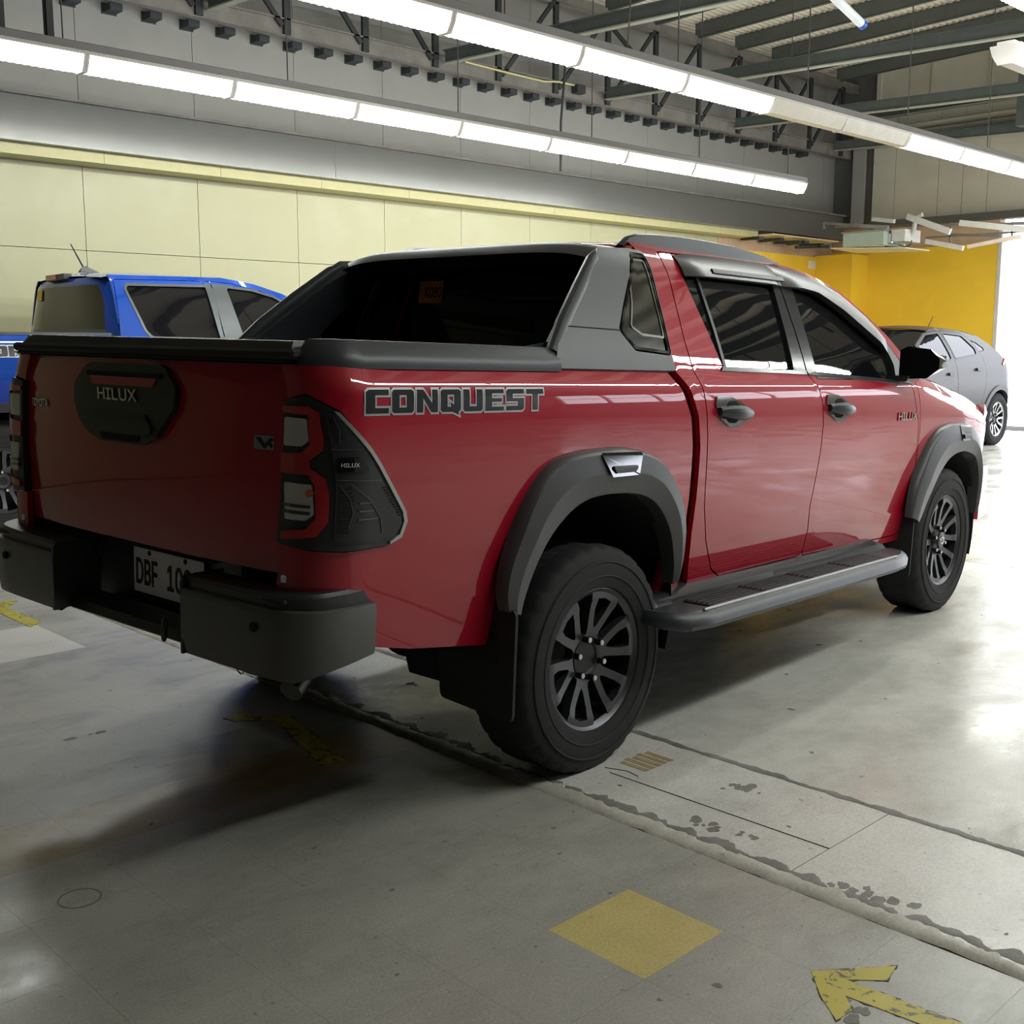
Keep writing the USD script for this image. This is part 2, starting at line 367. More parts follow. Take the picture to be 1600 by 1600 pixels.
part(floor, 'floor_stain', st, 'dirt', kind='stuff')
part(floor, 'tyre_print', [bx((.17+.033*k, -1.02, .003), (.192+.033*k, -.905+.01*(k % 2), .0052)) for k in range(5)], 'tile_tan', label='tan tyre print of parallel tread marks beside the rear wheel')
# taped arrows
def tape_arrow(pts, label, w=.005):
    t = thing('floor_arrow', label, 'arrow'); n = len(pts); p = Polygon(pts).buffer(0); d = dens(p.exterior.coords, .012)
    k = meshkit.fbm(np.stack([d[:, 0]*60, d[:, 1]*60, d[:, 0]*0], 1), 3, 4); c = np.array(p.centroid.coords[0])
    nn = np.stack([np.roll(d, -1, 0)-np.roll(d, 1, 0)], 0)[0]; nn = np.stack([nn[:, 1], -nn[:, 0]], 1); nn /= np.linalg.norm(nn, axis=1, keepdims=True)+1e-9
    part(t, 'torn_edge', flat(d+nn*np.where(p.exterior.is_ccw, 1, -1)*((k-.45)*w*3.2)[:, None], -.001, .0011), 'ink_black'); part(t, 'tape', flat(pts, -.001, .0016), 'tape_yellow')
def flat(pts, z0, z1): return prism(Polygon(pts).buffer(0), lambda a, b, c: np.stack([a, b, z0+c], 1), z1-z0)
arrow = [(-.505, -2.06), (-.335, -2.185), (-.41, -2.205), (-.492, -2.145), (-.40, -2.75), (-.46, -2.77), (-.545, -2.172), (-.578, -2.21), (-.64, -2.205), (-.585, -2.14)]
tape_arrow([(-.505, -2.06), (-.342, -2.185), (-.415, -2.2), (-.478, -2.135), (-.455, -2.36), (-.40, -2.85), (-.455, -2.86), (-.515, -2.36), (-.538, -2.165), (-.575, -2.205), (-.635, -2.2), (-.58, -2.13)], 'worn yellow tape arrow with torn black edges at the lower right of the floor')
tape_arrow([(-.565, .47), (-.45, .49), (-.46, .435), (-.50, .43), (-.36, .31), (-.49, -.235), (-.575, -.2), (-.43, .30), (-.52, .39), (-.55, .40)], 'faded yellow tape arrow in the shadow behind the red pickup')
tape_arrow([(-.40, 3.12), (-.36, 3.06), (-.47, 2.93), (-.46, 2.48), (-.54, 2.42), (-.54, 2.95), (-.62, 2.99), (-.6, 3.04), (-.52, 3.0)], 'yellow tape arrow on the lit floor beyond the bumper of the red pickup')
tape_arrow([(-1.70, -.20), (-1.69, -.30), (-1.76, -.32), (-1.80, -.21)], 'dark torn tip of a tape arrow at the left edge of the picture')
ring = Point(-1.565, -.55).buffer(.055).difference(Point(-1.565, -.55).buffer(.05))
part(floor, 'ring_stain', prism(ring, lambda a, b, c: np.stack([a, b, c-.002], 1), .0026), 'dirt')
solo('pavement', bx((17.5, -40, -.3), (70, 40, -.02)), 'strip', kind='structure')
# ---------------------------------------------------------------- long wall beside the cars
wl = thing('wall_left', kind='structure')
part(wl, 'backing', bx((-10, YW+.03, -.25), (XF+.4, YW+.25, 6.4)), 'joint_filler')
PW, PX0 = 1.2275, 2.22; XC = 12.62
for k in range(-10, 12):
    a, b = PX0+k*PW, PX0+(k+1)*PW; g = .003
    if b <= -10: continue
    if a < XC:
        bb = min(b, XC)
        for z0, z1 in ((0, 2.33), (2.33, 3.4)): part(wl, 'wall_panel', bx((a+g, YW, z0+g), (bb-g, YW+.03, z1-g)), 'panel_cream', smooth=False)
    part(wl, 'upper_panel', bx((a+g, YW, 3.5), (min(b, XF)-g, YW+.03, 6.3)), 'panel_grey', smooth=False)
part(wl, 'yellow_section', bx((XC, YW-.01, 0), (XF, YW+.03, 2.95)), 'yellow_wall', smooth=False)
part(wl, 'bare_strip', bx((XC, YW-.005, 2.95), (XF, YW+.03, 3.3)), 'bare_board', smooth=False)
for x in (12.9, 14.0, 15.0): part(wl, 'board_patch', bx((x, YW-.012, 2.96), (x+.06, YW, 3.22)), 'panel_cream', smooth=False)
solo('paper_notice', bx((15.31, YW-.016, 2.74), (15.62, YW-.011, 2.88)), 'paper', 'small white paper notice stuck on the yellow wall', 'notice')
# cornice of boxed boards under the beam
for n, k in enumerate(range(-9, 9)):
    a = 2.31+k*1.245; b = min(a+1.245, 13.3)
    if n == 0: a = -10
    t1 = part('/World', 'trim', [bx((a+.002, YW-.30, 3.155), (b-.002, YW-.28, 3.232)), bx((a+.002, YW-.30, 3.13), (b-.002, YW, 3.155))], 'cornice_cream', smooth=False) if n == 0 else part('/World/trim', 'cornice_board', [bx((a+.002, YW-.30, 3.155), (b-.002, YW-.28, 3.232)), bx((a+.002, YW-.30, 3.13), (b-.002, YW, 3.155))], 'cornice_cream', smooth=False)
    if n == 0: tag(stage.GetPrimAtPath(t1), kind='structure')
# steel girder above it
g_ = thing('steel_girder', 'long grey steel girder running above the cream panel wall', 'girder')
part(g_, 'web', bx((-10, YW-.36, 3.25), (15.84, YW-.34, 3.64)), 'steel_grey', smooth=False)
part(g_, 'bottom_flange', bx((-10, YW-.42, 3.232), (15.84, YW-.1, 3.25)), 'steel_grey', smooth=False)
part(g_, 'top_flange', bx((-10, YW-.42, 3.64), (15.84, YW-.005, 3.665)), 'steel_taupe', smooth=False)
for x in (4.95, 10.9): part(g_, 'splice_line', bx((x, YW-.362, 3.25), (x+.006, YW-.359, 3.64)), 'steel_taupe', smooth=False)
# brackets along the upper wall
b0 = None
for k in range(0, 34):
    x = 1.75+.41*k
    if b0 is None:
        b0 = thing('wall_bracket', 'dark short steel bracket jutting from the grey wall below the truss', 'bracket', (x, YW, 4.60), group='row of brackets along the upper wall')
        part(b0, 'arm', bx((-.065, -.17, 0), (.065, 0, .07), .004), 'bracket'); part(b0, 'plate', bx((-.075, -.015, -.01), (.075, 0, .09)), 'bracket')
    elif x < 15.2: copy_of(b0, 'wall_bracket', (x, YW, 4.60))
# ---------------------------------------------------------------- truss along the wall
YT = 7.36
tr = thing('roof_truss', 'taupe steel truss with dark web bars running along the upper wall', 'truss')
part(tr, 'bottom_chord', [bx((-10, YT-.02, 4.64), (XF, YT+.02, 4.79)), bx((-10, YT-.06, 4.785), (XF, YT+.04, 4.80)), bx((-10, YT-.03, 4.63), (XF, YT+.06, 4.64))], 'steel_taupe', smooth=False)
part(tr, 'top_chord', [bx((-10, YT-.02, 5.76), (XF, YT+.02, 5.9)), bx((-10, YT-.06, 5.745), (XF, YT+.05, 5.76))], 'steel_taupe', smooth=False)
xs = [3.30+1.02*k-1.02*12 for k in range(0, 25)]
for i, x in enumerate(xs):
    if x > 15.9: break
    part(tr, 'post', bx((x-.04, YT-.06, 4.64), (x+.04, YT-.02, 5.78)), 'steel_dark', smooth=False)
    if x > 6.5 and i+1 < len(xs): part(tr, 'diagonal', bar((x+.06, YT-.045, 4.72), (xs[i+1]-.06, YT-.045, 5.75), .03, .055), 'steel_dark', smooth=False)
    elif x <= 6.5: part(tr, 'diagonal', bar((x-.06, YT-.045, 4.72), (x-.96, YT-.045, 5.75), .03, .055), 'steel_dark', smooth=False)
for x in (10.42, 14.5): part(tr, 'diagonal', bar((x-.98, YT-.03, 5.7), (x, YT-.03, 5.15), .03, .055), 'steel_dark', smooth=False)
# ---------------------------------------------------------------- ceiling: corrugated deck on joists
ce = thing('ceiling', kind='structure')
RS = .03                                    # the roof rises gently away from the wall
y = []; z = []
for k in range(0, 198):
    yy = YW-.1*k; y += [yy, yy-.03, yy-.05, yy-.08]; zz = 6.08+RS*.1*k; z += [zz, zz, zz+.03, zz+.03]
y, z = np.array(y), np.array(z)
part(ce, 'deck', loft([np.stack([np.full_like(y, x), y, z], 1) for x in (-10, XF+.3)]), 'deck', smooth=False)
part(ce, 'roof_top', hull([(x, yy, 6.2+RS*(YW-yy)+d) for x in (-10, XF+.4) for yy in (YW+.2, -12.2) for d in (0, .1)]), 'panel_dark', smooth=False)
for k in range(-9, 16):
    x = .47+k
    f = lambda x0, x1, z0, z1: hull([(xx, yy, zz+RS*(YT-yy)) for xx in (x0, x1) for yy in (YT+.03, -12) for zz in (z0, z1)])
    part(ce, 'joist', [f(x-.035, x-.029, 5.87, 6.075), f(x-.035, x+.035, 5.87, 5.876), f(x-.035, x+.035, 6.069, 6.075)], 'steel_green', smooth=False)
TSL = .034
for n, x in enumerate((-8.7, -5.7, -2.7, .36, 3.4, 6.5, 9.38, 12.38, 15.3)):
    f = lambda x0, x1, z0, z1: hull([(xx, yy, zz-TSL*(YT-yy)) for xx in (x0, x1) for yy in (YT-.06, -12) for zz in (z0, z1)])
    t_ = thing('tie_beam', ['green steel tie beam behind the camera, {} of four'.format(w) for w in ('first', 'second', 'third', 'fourth')][n] if n < 4 else
               ('green steel tie beam over the blue pickup, left end of the picture', 'green steel tie beam meeting the truss above the roof of the red pickup', 'green steel tie beam crossing behind the upper light row, third from the far wall',
                'green steel tie beam over the unlit lamps, second from the far wall', 'green steel tie beam nearest the far end wall')[n-4], 'beam')
    part(t_, 'web', f(x-.006, x+.006, 4.71, 4.84), 'steel_green', smooth=False)
    part(t_, 'bottom_flange', f(x-.045, x+.045, 4.695, 4.71), 'flange_green', smooth=False); part(t_, 'top_flange', f(x-.045, x+.045, 4.84, 4.85), 'steel_green', smooth=False)
pp = thing('overhead_pipe', 'grey round pipe running along the hall above the tie beams', 'pipe')
part(pp, 'pipe', tube([(-8, 6.3, 4.92), (15.9, 6.3, 4.92)], .062, 16), 'rail_grey')
for x in (1.5, 4.2, 5.6, 7.0, 9.0, 11.0, 12.8, 14.6): part(pp, 'pipe_clamp', lathe([(.064, -.015), (.069, -.015), (.069, .015), (.064, .015)], 20, 'y').apply_transform(trimesh.transformations.translation_matrix([x, 6.3, 4.92])@trimesh.transformations.rotation_matrix(math.pi/2, [0, 0, 1])), 'steel_dark')
cd = thing('conduit', 'thin cream conduit with a black box end on the bottom chord of the truss', 'conduit')
part(cd, 'tube', tube([(6.8, 7.29, 4.77), (7.5, 7.29, 4.755), (8.16, 7.29, 4.75), (8.4, 7.29, 4.785), (8.76, 7.29, 4.79)], .013, 8), 'cornice_cream')
part(cd, 'box', bx((8.72, 7.22, 4.69), (8.88, 7.34, 4.80), .01), 'steel_dark')
# ---------------------------------------------------------------- fluorescent rows
UL = 1.225; UG = 1.2225
def lamp_parts(p, lit):
    n = 44; secs = []
    for i in range(n+1):
        x = .02+(UG-.04)*i/n; w = .004*(i % 2)
        secs.append([(x, -.105, .112), (x, -.085, .06+w), (x, -.045, .0+w), (x, .045, .0+w), (x, .085, .06+w), (x, .105, .112)])
    part(p, 'diffuser', loft(secs), 'tube_light' if lit else 'lens_off', smooth=20)
    part(p, 'housing', [bx((0, -.108, .112), (UG, .108, .128)), bx((.0, -.06, .128), (UG, .06, .15))], 'fixture_white', smooth=False)
    for x in (0, UG-.02):
        part(p, 'end_cap', hull([(xx, yy, zz) for xx in (x, x+.02) for yy, zz in ((-.106, .112), (-.088, .056), (-.05, -.004), (.05, -.004), (.088, .056), (.106, .112))]), 'fixture_white', smooth=False)
LZ = 3.41
protos = {}
def row(xs_lit, Y, where, slope_y=0.0):
    for x, lit in xs_lit:
        if lit not in protos:
            protos[lit] = thing('fluorescent_lamp', '', 'lamp', (x, Y, LZ)); lamp_parts(protos[lit], lit); q = protos[lit]
            p = stage.GetPrimAtPath(q)
        else: p = stage.GetPrimAtPath(copy_of(protos[lit], 'fluorescent_lamp', (x, Y, LZ)))
        tag(p, ('lit' if lit else 'switched-off')+' fluorescent lamp with a ribbed lens in the '+where, 'lamp', ('lit' if lit else 'unlit')+' lamps of the '+where)
def rail(x0, x1, Y, wires, label):
    r = thing('lamp_rail', label, 'rail', (0, Y, 0))
    part(r, 'channel', [bx((x0, -.035, LZ+.15), (x1, .035, LZ+.215), .006)], 'rail_grey', smooth=False)
    for x in wires: part(r, 'hanger_wire', tube([(x, 0, LZ+.2), (x, 0, 5.9)], .006, 6), 'wire')
B0 = 1.13-UL*1; A0 = 2.36-UL*1
row([(B0+UL*k, True) for k in range(0, 9)]+[(11.42-.0-UL*.0-.55, True)][:0], 5.2, 'row nearest the cream wall')
rail(B0-.1, B0+UL*9+.1, 5.2, [1.0+1.92*k for k in range(-1, 6)], 'grey rail carrying the lit lamps nearest the cream wall')
row([(A0+UL*k, not (6.0 < A0+UL*k < 8.4)) for k in range(0, 11)], 2.52, 'second row from the cream wall')
rail(A0-.1, A0+UL*11+.1, 2.52, [1.0+1.9*k for k in range(-1, 9)], 'grey rail carrying the lamps of the row with two dark units')
row([(2.9+UL*k, True) for k in range(0, 8)], -.33, 'row cut by the top right corner')
rail(2.8, 2.9+UL*8+.1, -.33, [3.4+1.9*k for k in range(0, 5)], 'grey rail carrying the lamps at the top right corner')
for yy_, w_, x_ in ((-3.2, 'first', -.2),):
    row([(x_+UL*k, True) for k in range(0, 12)], yy_, 'row overhead outside the picture')
    rail(x_-.1, x_+UL*12+.1, yy_, [x_+.6+1.9*k for k in range(0, 9)], 'grey rail carrying the lamp row overhead outside the picture')
lo = thing('fluorescent_lamp', 'switched-off cream lamp poking in at the right edge of the picture', 'lamp', (5.5, .22, 3.35)); lamp_parts(lo, False)
for x, zb, l in ((.58, 3.62, 'dark steel hanger bar at the very left edge above the lamps'), (.93, 3.62, 'dark steel hanger bar second from the left edge above the lamps')):
    solo('hanger_bar', [bx((x-.028, 5.245, zb), (x+.028, 5.25, 6.05)), bx((x-.028, 5.245, zb), (x-.023, 5.295, 6.05))], 'steel_dark', l, 'hanger bar', smooth=False)
solo('hanger_bar', [bx((.545, 5.9, 3.25), (.60, 5.905, 3.6))], 'steel_dark', 'short dark steel bar below the lamp rail at the left edge', 'hanger bar', smooth=False)
solo('steel_rod', tube([(7.44, 6.22, 4.87), (7.36, 6.23, 4.0), (7.33, 6.2, 3.44)], .014, 8), 'steel_dark', 'dark crooked rod dangling in front of the grey upper wall', 'rod')
solo('hanger_wire', tube([(4.1, 2.45, 3.62), (5.9, 3.9, 5.3)], .006, 6), 'wire', 'slanting thin stay wire above the second lamp row', 'wire')
tb = thing('hanging_tube', 'white round tube with a blue end cap hanging at the top edge', 'tube')
part(tb, 'tube', tube([(4.8, 1.52, 4.2), (5.80, 1.5, 3.915)], .034, 18), 'pvc_white'); part(tb, 'blue_cap', tube([(5.795, 1.5, 3.917), (5.835, 1.499, 3.905)], .036, 18), 'pvc_blue')
solo('bracket_plate', hull([(5.35, 1.3, 4.1), (5.55, 1.28, 4.08), (5.5, 1.28, 4.18), (5.3, 1.3, 4.22), (5.35, 1.27, 4.1), (5.55, 1.25, 4.08), (5.5, 1.25, 4.18), (5.3, 1.27, 4.22)]), 'pvc_white', 'small white plate beside the hanging tube at the top edge', 'plate')
# ---------------------------------------------------------------- far end wall
wf = thing('wall_far', kind='structure')
part(wf, 'backing', bx((XF+.04, -12, 3.5), (XF+.3, YW+.2, 6.9)), 'panel_dark', smooth=False)
k = 0; yy = 7.0
for w in (.42, .78, .42, .42, .62, .42, .42, .9, .9, .9, .9, .9, .9, .9, .9, .9, .9, .9, .9, .9, .9, .9):
    if yy < -12: break
    part(wf, 'wall_panel', bx((XF, yy-w+.004, 3.52), (XF+.04, yy-.004, 5.5)), 'panel_far', smooth=False); yy -= w
for y0 in np.arange(6.9, -12, -.98): 
    part(wf, 'top_panel', bx((XF, y0-.9, 5.5), (XF+.04, y0, 6.1+RS*(YW-y0))), 'panel_far', smooth=False); part(wf, 'stud', bx((XF-.05, y0, 5.48), (XF, y0+.07, 6.1)), 'panel_far', smooth=False)
part(wf, 'recess_panel', bx((XF, 7.24, 3.66), (XF+.04, 7.75, 6.2)), 'panel_dark', smooth=False)
part(wf, 'lower_ledge', bx((XF-.10, -12, 3.42), (XF+.1, 7.0, 3.54)), 'panel_dark', smooth=False)
part(wf, 'yellow_wall', bx((XF, 4.72, 0), (XF+.2, YW, 3.05)), 'yellow_wall', smooth=False)
part(wf, 'yellow_pier', bx((15.55, 7.02, 0), (XF, YW, 2.97)), 'yellow_wall', smooth=False)
part(wf, 'board_above', bx((XF+.01, 4.72, 3.05), (XF+.2, YW, 3.5)), 'bare_board', smooth=False)
part(wf, 'jamb', bx((XF-.01, 4.66, 0), (XF+.22, 4.72, 3.3)), 'fixture_white', smooth=False)
for k, (y0, y1) in enumerate(((-3.3, -5.0), (-5.0, -12.0))):  # unseen stretch, added to cut white glare on the red flank
    part(wf, 'added_low_wall', bx((XF, y1, -.2), (XF+.2, y0, 3.52 if k == 0 else 1.55)), 'panel_far', smooth=False)
for y0 in np.arange(-5.0, -12.0, -1.15): part(wf, 'added_mullion', bx((XF+.04, y0-.07, 1.55), (XF+.12, y0, 3.5)), 'panel_far', smooth=False)  # unseen window band, added for white reflections on doors and glass
part(wf, 'added_transom', bx((XF+.05, -12, 2.5), (XF+.11, -5, 2.56)), 'panel_far', smooth=False)
for z0, z1, l, m in ((4.80, 4.92, 'girt', 'steel_green'), (5.02, 5.10, 'girt', 'panel_far'), (5.28, 5.42, 'girt', 'steel_green')):
    gi = thing('wall_girt', {4.8: 'lowest green girt crossing the upper far wall', 5.02: 'thin grey girt crossing the upper far wall', 5.28: 'dark upper girt crossing the far wall under the small panels'}[z0], 'girt')
    part(gi, 'web', bx((XF-.10, -12, z0), (XF, 7.2, z1)), m, smooth=False); part(gi, 'lip', bx((XF-.14, -12, z0-.012), (XF, 7.2, z0)), 'flange_green' if m == 'steel_green' else 'steel_taupe', smooth=False)
cl = thing('steel_column', 'grey steel column standing on the girder in the far corner', 'column')
part(cl, 'flange', bx((15.86, 7.03, 3.45), (15.88, 7.26, 5.0)), 'panel_grey', smooth=False); part(cl, 'web', bx((15.88, 7.13, 3.45), (XF, 7.16, 5.0)), 'panel_grey', smooth=False)
solo('steel_column', [bx((14.7, 3.72, 4.6), (14.9, 3.98, 6.2)), bx((14.66, 3.76, 5.45), (14.7, 3.94, 5.6))], 'steel_green', 'green steel post at the right edge under the roof joists', 'column', smooth=False)
for n, (y0, y1, m) in enumerate(((4.22, 4.30, 'pinkish'), (3.96, 4.10, 'pinkish'), (3.3, 3.5, 'panel_grey'))):
    solo('outdoor_post', bx((17.3, y0, 0), (17.5, y1, 4.5)), m, ('pinkish outdoor post just past the yellow wall', 'second pale post outside the opening from the yellow wall', 'grey post outside the opening at the right edge')[n], 'post', smooth=False)
# ---------------------------------------------------------------- stripped ceiling remains in the far corner
ac = thing('air_conditioner', 'grey-green ceiling air conditioner box above the yellow wall', 'air conditioner')
part(ac, 'body', bx((13.9, 5.55, 2.93), (14.6, 6.27, 3.16), .012), 'ac_green'); part(ac, 'top_lip', bx((13.88, 5.53, 3.15), (14.6, 6.29, 3.17)), 'panel_grey')
part(ac, 'outlet', bx((14.0, 5.26, 2.98), (14.5, 5.5, 3.17), .01), 'fixture_white'); part(ac, 'coupling', bx((14.0, 5.47, 2.96), (14.4, 5.56, 3.12), .01), 'chrome')
part(ac, 'duct', tube([(14.2, 5.27, 3.08), (14.2, 5.23, 3.12), (14.2, 5.22, 3.25), (14.2, 5.18, 3.36), (14.2, 5.10, 3.38)], .035, 10), 'fixture_white')
part(ac, 'cable', tube([(14.1, 5.42, 2.94), (14.1, 5.3, 2.9), (14.1, 5.22, 2.93), (14.1, 5.2, 3.0)], .008, 6), 'steel_dark')
bp_ = thing('ceiling_board', 'cream leftover ceiling board under the air conditioner', 'board')
part(bp_, 'board', hull([(13.9, 6.47, 2.93), (13.9, 5.2, 2.865), (14.5, 6.35, 2.885), (14.5, 5.1, 2.85), (13.9, 6.47, 2.945), (13.9, 5.2, 2.88), (14.5, 6.35, 2.90), (14.5, 5.1, 2.865)]), 'cream_board'); part(bp_, 'batten', bar((13.9, 6.1, 2.95), (13.9, 5.55, 2.92), .02, .02), 'cornice_cream')
for n, (a, b, w, m, l) in enumerate((((14.0, 5.24, 3.345), (14.0, 4.55, 3.07), .09, 'fixture_white', 'white bare strip fixture slanting down right of the air conditioner'),
    ((14.0, 4.41, 3.19), (14.0, 3.3, 3.0), .085, 'fixture_white', 'white bare strip fixture reaching the right edge of the picture'),
    ((14.0, 4.92, 2.955), (14.0, 4.34, 2.82), .07, 'lens_off', 'cream bare strip fixture hanging lowest over the grey car'),
    ((14.0, 4.27, 2.835), (14.0, 3.5, 2.94), .05, 'pinkish', 'pale pipe rising to the right from the lowest strip fixture'),
    ((14.0, 5.82, 3.35), (14.0, 5.45, 3.29), .06, 'fixture_white', 'short white strip light above the air conditioner'),
    ((14.0, 6.1, 3.27), (14.0, 5.55, 3.20), .06, 'panel_grey', 'grey metal strip lying above the air conditioner'))):
    solo('strip_fixture', bar(a, b, .06, w), m, l, 'strip fixture', smooth=False)
hr = thing('hung_frame', 'dark leftover ceiling hanger frame across the far corner', 'frame')
for a, b, r in (((14.75, 6.9, 3.36), (14.75, 3.4, 3.17), .018), ((14.75, 5.3, 3.08), (14.75, 3.4, 3.07), .012), ((13.8, 6.55, 3.33), (13.8, 5.9, 3.24), .02), ((13.8, 6.55, 3.33), (13.8, 6.54, 3.24), .015), ((14.75, 4.9, 3.28), (14.75, 4.9, 2.98), .012), ((14.75, 3.95, 3.22), (14.75, 3.95, 3.0), .012), ((14.75, 4.9, 3.1), (14.75, 4.1, 3.03), .02)):
    part(hr, 'bar', bar(a, b, r*2, r*2), 'steel_taupe', smooth=False)
lb = thing('loose_batten', 'black loose battens sticking out under the girder end', 'batten')
for k, x in enumerate((13.25, 13.75, 14.2, 14.6, 15.0)): part(lb, 'batten', bar((x, 7.7, 3.125), (x-.15+.1*(k % 3), 7.25, 3.10+.02*(k % 2)), .10, .05), 'steel_dark', smooth=False)
part(lb, 'batten', bar((14.2, 7.3, 3.02), (15.3, 7.35, 3.1), .05, .05), 'steel_dark', smooth=False)
solo('ceiling_board', bx((13.35, 7.2, 3.17), (15.4, 7.7, 3.185)), 'cream_board', 'cream leftover board under the end of the girder', 'board', smooth=False)
# ---------------------------------------------------------------- unseen sides of the hall
solo('wall_back', bx((-10.2, -12.2, -.25), (-9.95, 8, 6.9)), 'panel_dark', kind='structure', smooth=False)
wr = thing('wall_right', kind='structure')
part(wr, 'wall_panel', bx((-10, -12.2, -.25), (XF+.3, -12, 6.9)), 'panel_dark', smooth=False)
# ================================================================ THE RED PICKUP
# ---- shape of the red pickup's side: u runs along the flank, z up -------------------------------
_WZ = [.36,.45,.53,.60,.70,.80,.90,1.0,1.06,1.12,1.17,1.215,1.245,1.258,1.27,1.315,1.34,1.45,1.58,1.68,1.74,1.775,1.80]
_WW = [.785,.815,.833,.8445,.8585,.870,.8795,.8865,.8892,.8905,.8905,.8885,.885,.8815,.876,.853,.845,.803,.747,.700,.655,.61,.56]
_pw = PchipInterpolator(_WZ, _WW); _cw = CubicSpline(_WZ[:12], _WW[:12])
def W_of_z(z):
    z = np.asarray(z, float); t = np.clip((z-1.15)/.05, 0, 1); return _cw(np.clip(z, .36, 1.215))*(1-t)+_pw(z)*t
K_of_x = PchipInterpolator([-3,2.4,3.0,3.4,3.6,3.75,3.9,4.05,4.2],[1,1,.995,.985,.968,.935,.865,.74,.55])
HOOD = PchipInterpolator([2.40, 2.6, 2.84, 3.18, 3.58, 3.75, 3.9, 4.0, 4.1], [1.325, 1.31, 1.288, 1.252, 1.19, 1.15, 1.08, .98, .9])
def shoulder(u, z):
    """How far the front wing rolls over towards the bonnet."""
    uu = np.clip(u, 2.4, 4.1); t = np.clip((z-(HOOD(uu)-.12))/.12, 0, 1.1); return .105*t**2*np.clip((uu-2.65)/.6, 0, 1)
RC = .12; UC = -1.015; UA = RC*math.pi/2
def flank(u, z, s=-1, off=0.0):
    """Point of the body side: for u > UC x = u; further back it goes round the rear corner onto the rear face."""
    u = np.asarray(u, float); z = np.asarray(z, float)
    u, z = np.broadcast_arrays(u, z)
    w = W_of_z(np.clip(z, .36, 1.8))
    a = np.clip((UC-u)/RC, 0, math.pi/2)
    xs = np.where(u > UC, u, UC - (RC+off)*np.sin(a))
    ys = np.where(u > UC, (w-shoulder(u, z))*K_of_x(np.clip(u,-3,4.2)) + off, (w-RC) + (RC+off)*np.cos(a))
    over = np.maximum(UC-UA-u, 0)
    ys = ys - over
    lean = np.clip((UC-u)/.1, 0, 1)
    xs = xs + 0 - lean*.02*(1.3126-z)/.55
    return np.stack([xs, s*ys, z], -1)

TRUCK_ROT = 4.599
truck = thing('pickup_truck', 'red double-cab pickup with black sports bar and grey wheel flares, parked in the foreground', 'pickup truck', (0, 0, 0), TRUCK_ROT)
_bp, _br, _o = .026761, .011519, np.array([1.5, 0, .6])
_c, _s = math.cos(_bp), math.sin(_bp); _M1 = np.array([[_c, 0, _s], [0, 1, 0], [-_s, 0, _c]])
_c, _s = math.cos(_br), math.sin(_br); _M2 = np.array([[1, 0, 0], [0, _c, -_s], [0, _s, _c]])
BODY = _M2@_M1                       # the body sits nose-down on its springs and leans a little
def bt(m):
    if isinstance(m, (list, tuple)): m = cat_(m)
    m = m.copy(); m.vertices = (np.asarray(m.vertices)-_o)@BODY.T+_o; return m
def tp(name, mesh, mat, parent=None, smooth=35, label=None): return part(parent or truck, name, bt(mesh), mat, smooth, label)
def nrm(s): 
    def f(u, z):
        e = 1e-3; a = flank(u+e, z, s)-flank(u-e, z, s); b = flank(u, z+e, s)-flank(u, z-e, s)
        n = np.cross(a, b); n /= np.linalg.norm(n, axis=1, keepdims=True)+1e-12
        return n*np.where(n[:, 1:2]*s < 0, -1, 1)*1.0 if True else n
    def g(u, z):
        n = f(u, z); rear = np.asarray(u) < UC-UA+.01
        o = np.where(rear[:, None], np.array([-1.0, 0, 0]), n); return o
    return g
def side_panel(poly, s, h=.03, thick=.02, off=0.0):
    return skin(poly, lambda u, z: flank(u, z, s, off), h, thick, nrm(s))
def on_side(poly, s, off, t, h=.012):
    """A thin raised piece lying on the flank."""
    return skin(poly, lambda u, z: flank(u, z, s, off+t), h, t+.004, nrm(s))
WB = 3.085
arch_r = [(-.47, .50), (-.455, .70), (-.42, .80), (-.345, .92), (-.25, .995), (-.12, 1.02), (.19, 1.01), (.29, .975), (.385, .88), (.43, .78), (.445, .68), (.42, .50)]
arch_f = [(x+WB, z) for x, z in arch_r]
hood_z = HOOD
rear_door = rnd([(.60, 1.70), (.61, 1.745), (1.445, 1.766), (1.445, 1.318), (1.505, 1.255), (1.54, 1.187), (1.556, 1.10), (1.556, .99), (1.545, .87), (1.532, .74), (1.552, .64), (1.545, .545), (1.50, .528), (.86, .522), (.79, .56), (.714, .68), (.668, .81), (.655, .887), (.637, 1.073), (.622, 1.162), (.595, 1.263), (.572, 1.334), (.568, 1.434), (.584, 1.557), (.598, 1.651)], .012)
front_door = rnd([(1.452, 1.766), (1.60, 1.765), (1.80, 1.735), (2.00, 1.672), (2.20, 1.575), (2.36, 1.47), (2.49, 1.345), (2.50, 1.27), (2.553, 1.16), (2.60, 1.08), (2.618, .98), (2.632, .86), (2.642, .72), (2.645, .60), (2.615, .535), (2.56, .515), (1.56, .525), (1.552, .545), (1.559, .64), (1.539, .74), (1.552, .87), (1.563, .99), (1.563, 1.10), (1.547, 1.187), (1.512, 1.255), (1.452, 1.318)], .012)
rwin = rnd([(.692, 1.672), (1.385, 1.685), (1.36, 1.50), (1.338, 1.325), (.785, 1.331), (.735, 1.5)], .012)
fwin = rnd([(1.56, 1.690), (1.73, 1.684), (1.90, 1.632), (2.05, 1.562), (2.20, 1.49), (2.31, 1.437), (2.345, 1.36), (2.33, 1.285), (1.54, 1.318), (1.545, 1.5)], .012)
bpill = Polygon([(1.33, 1.70), (1.60, 1.70), (1.58, 1.5), (1.575, 1.310), (1.29, 1.319), (1.31, 1.5)]).difference(unary_union([rwin, fwin]).buffer(.0005))
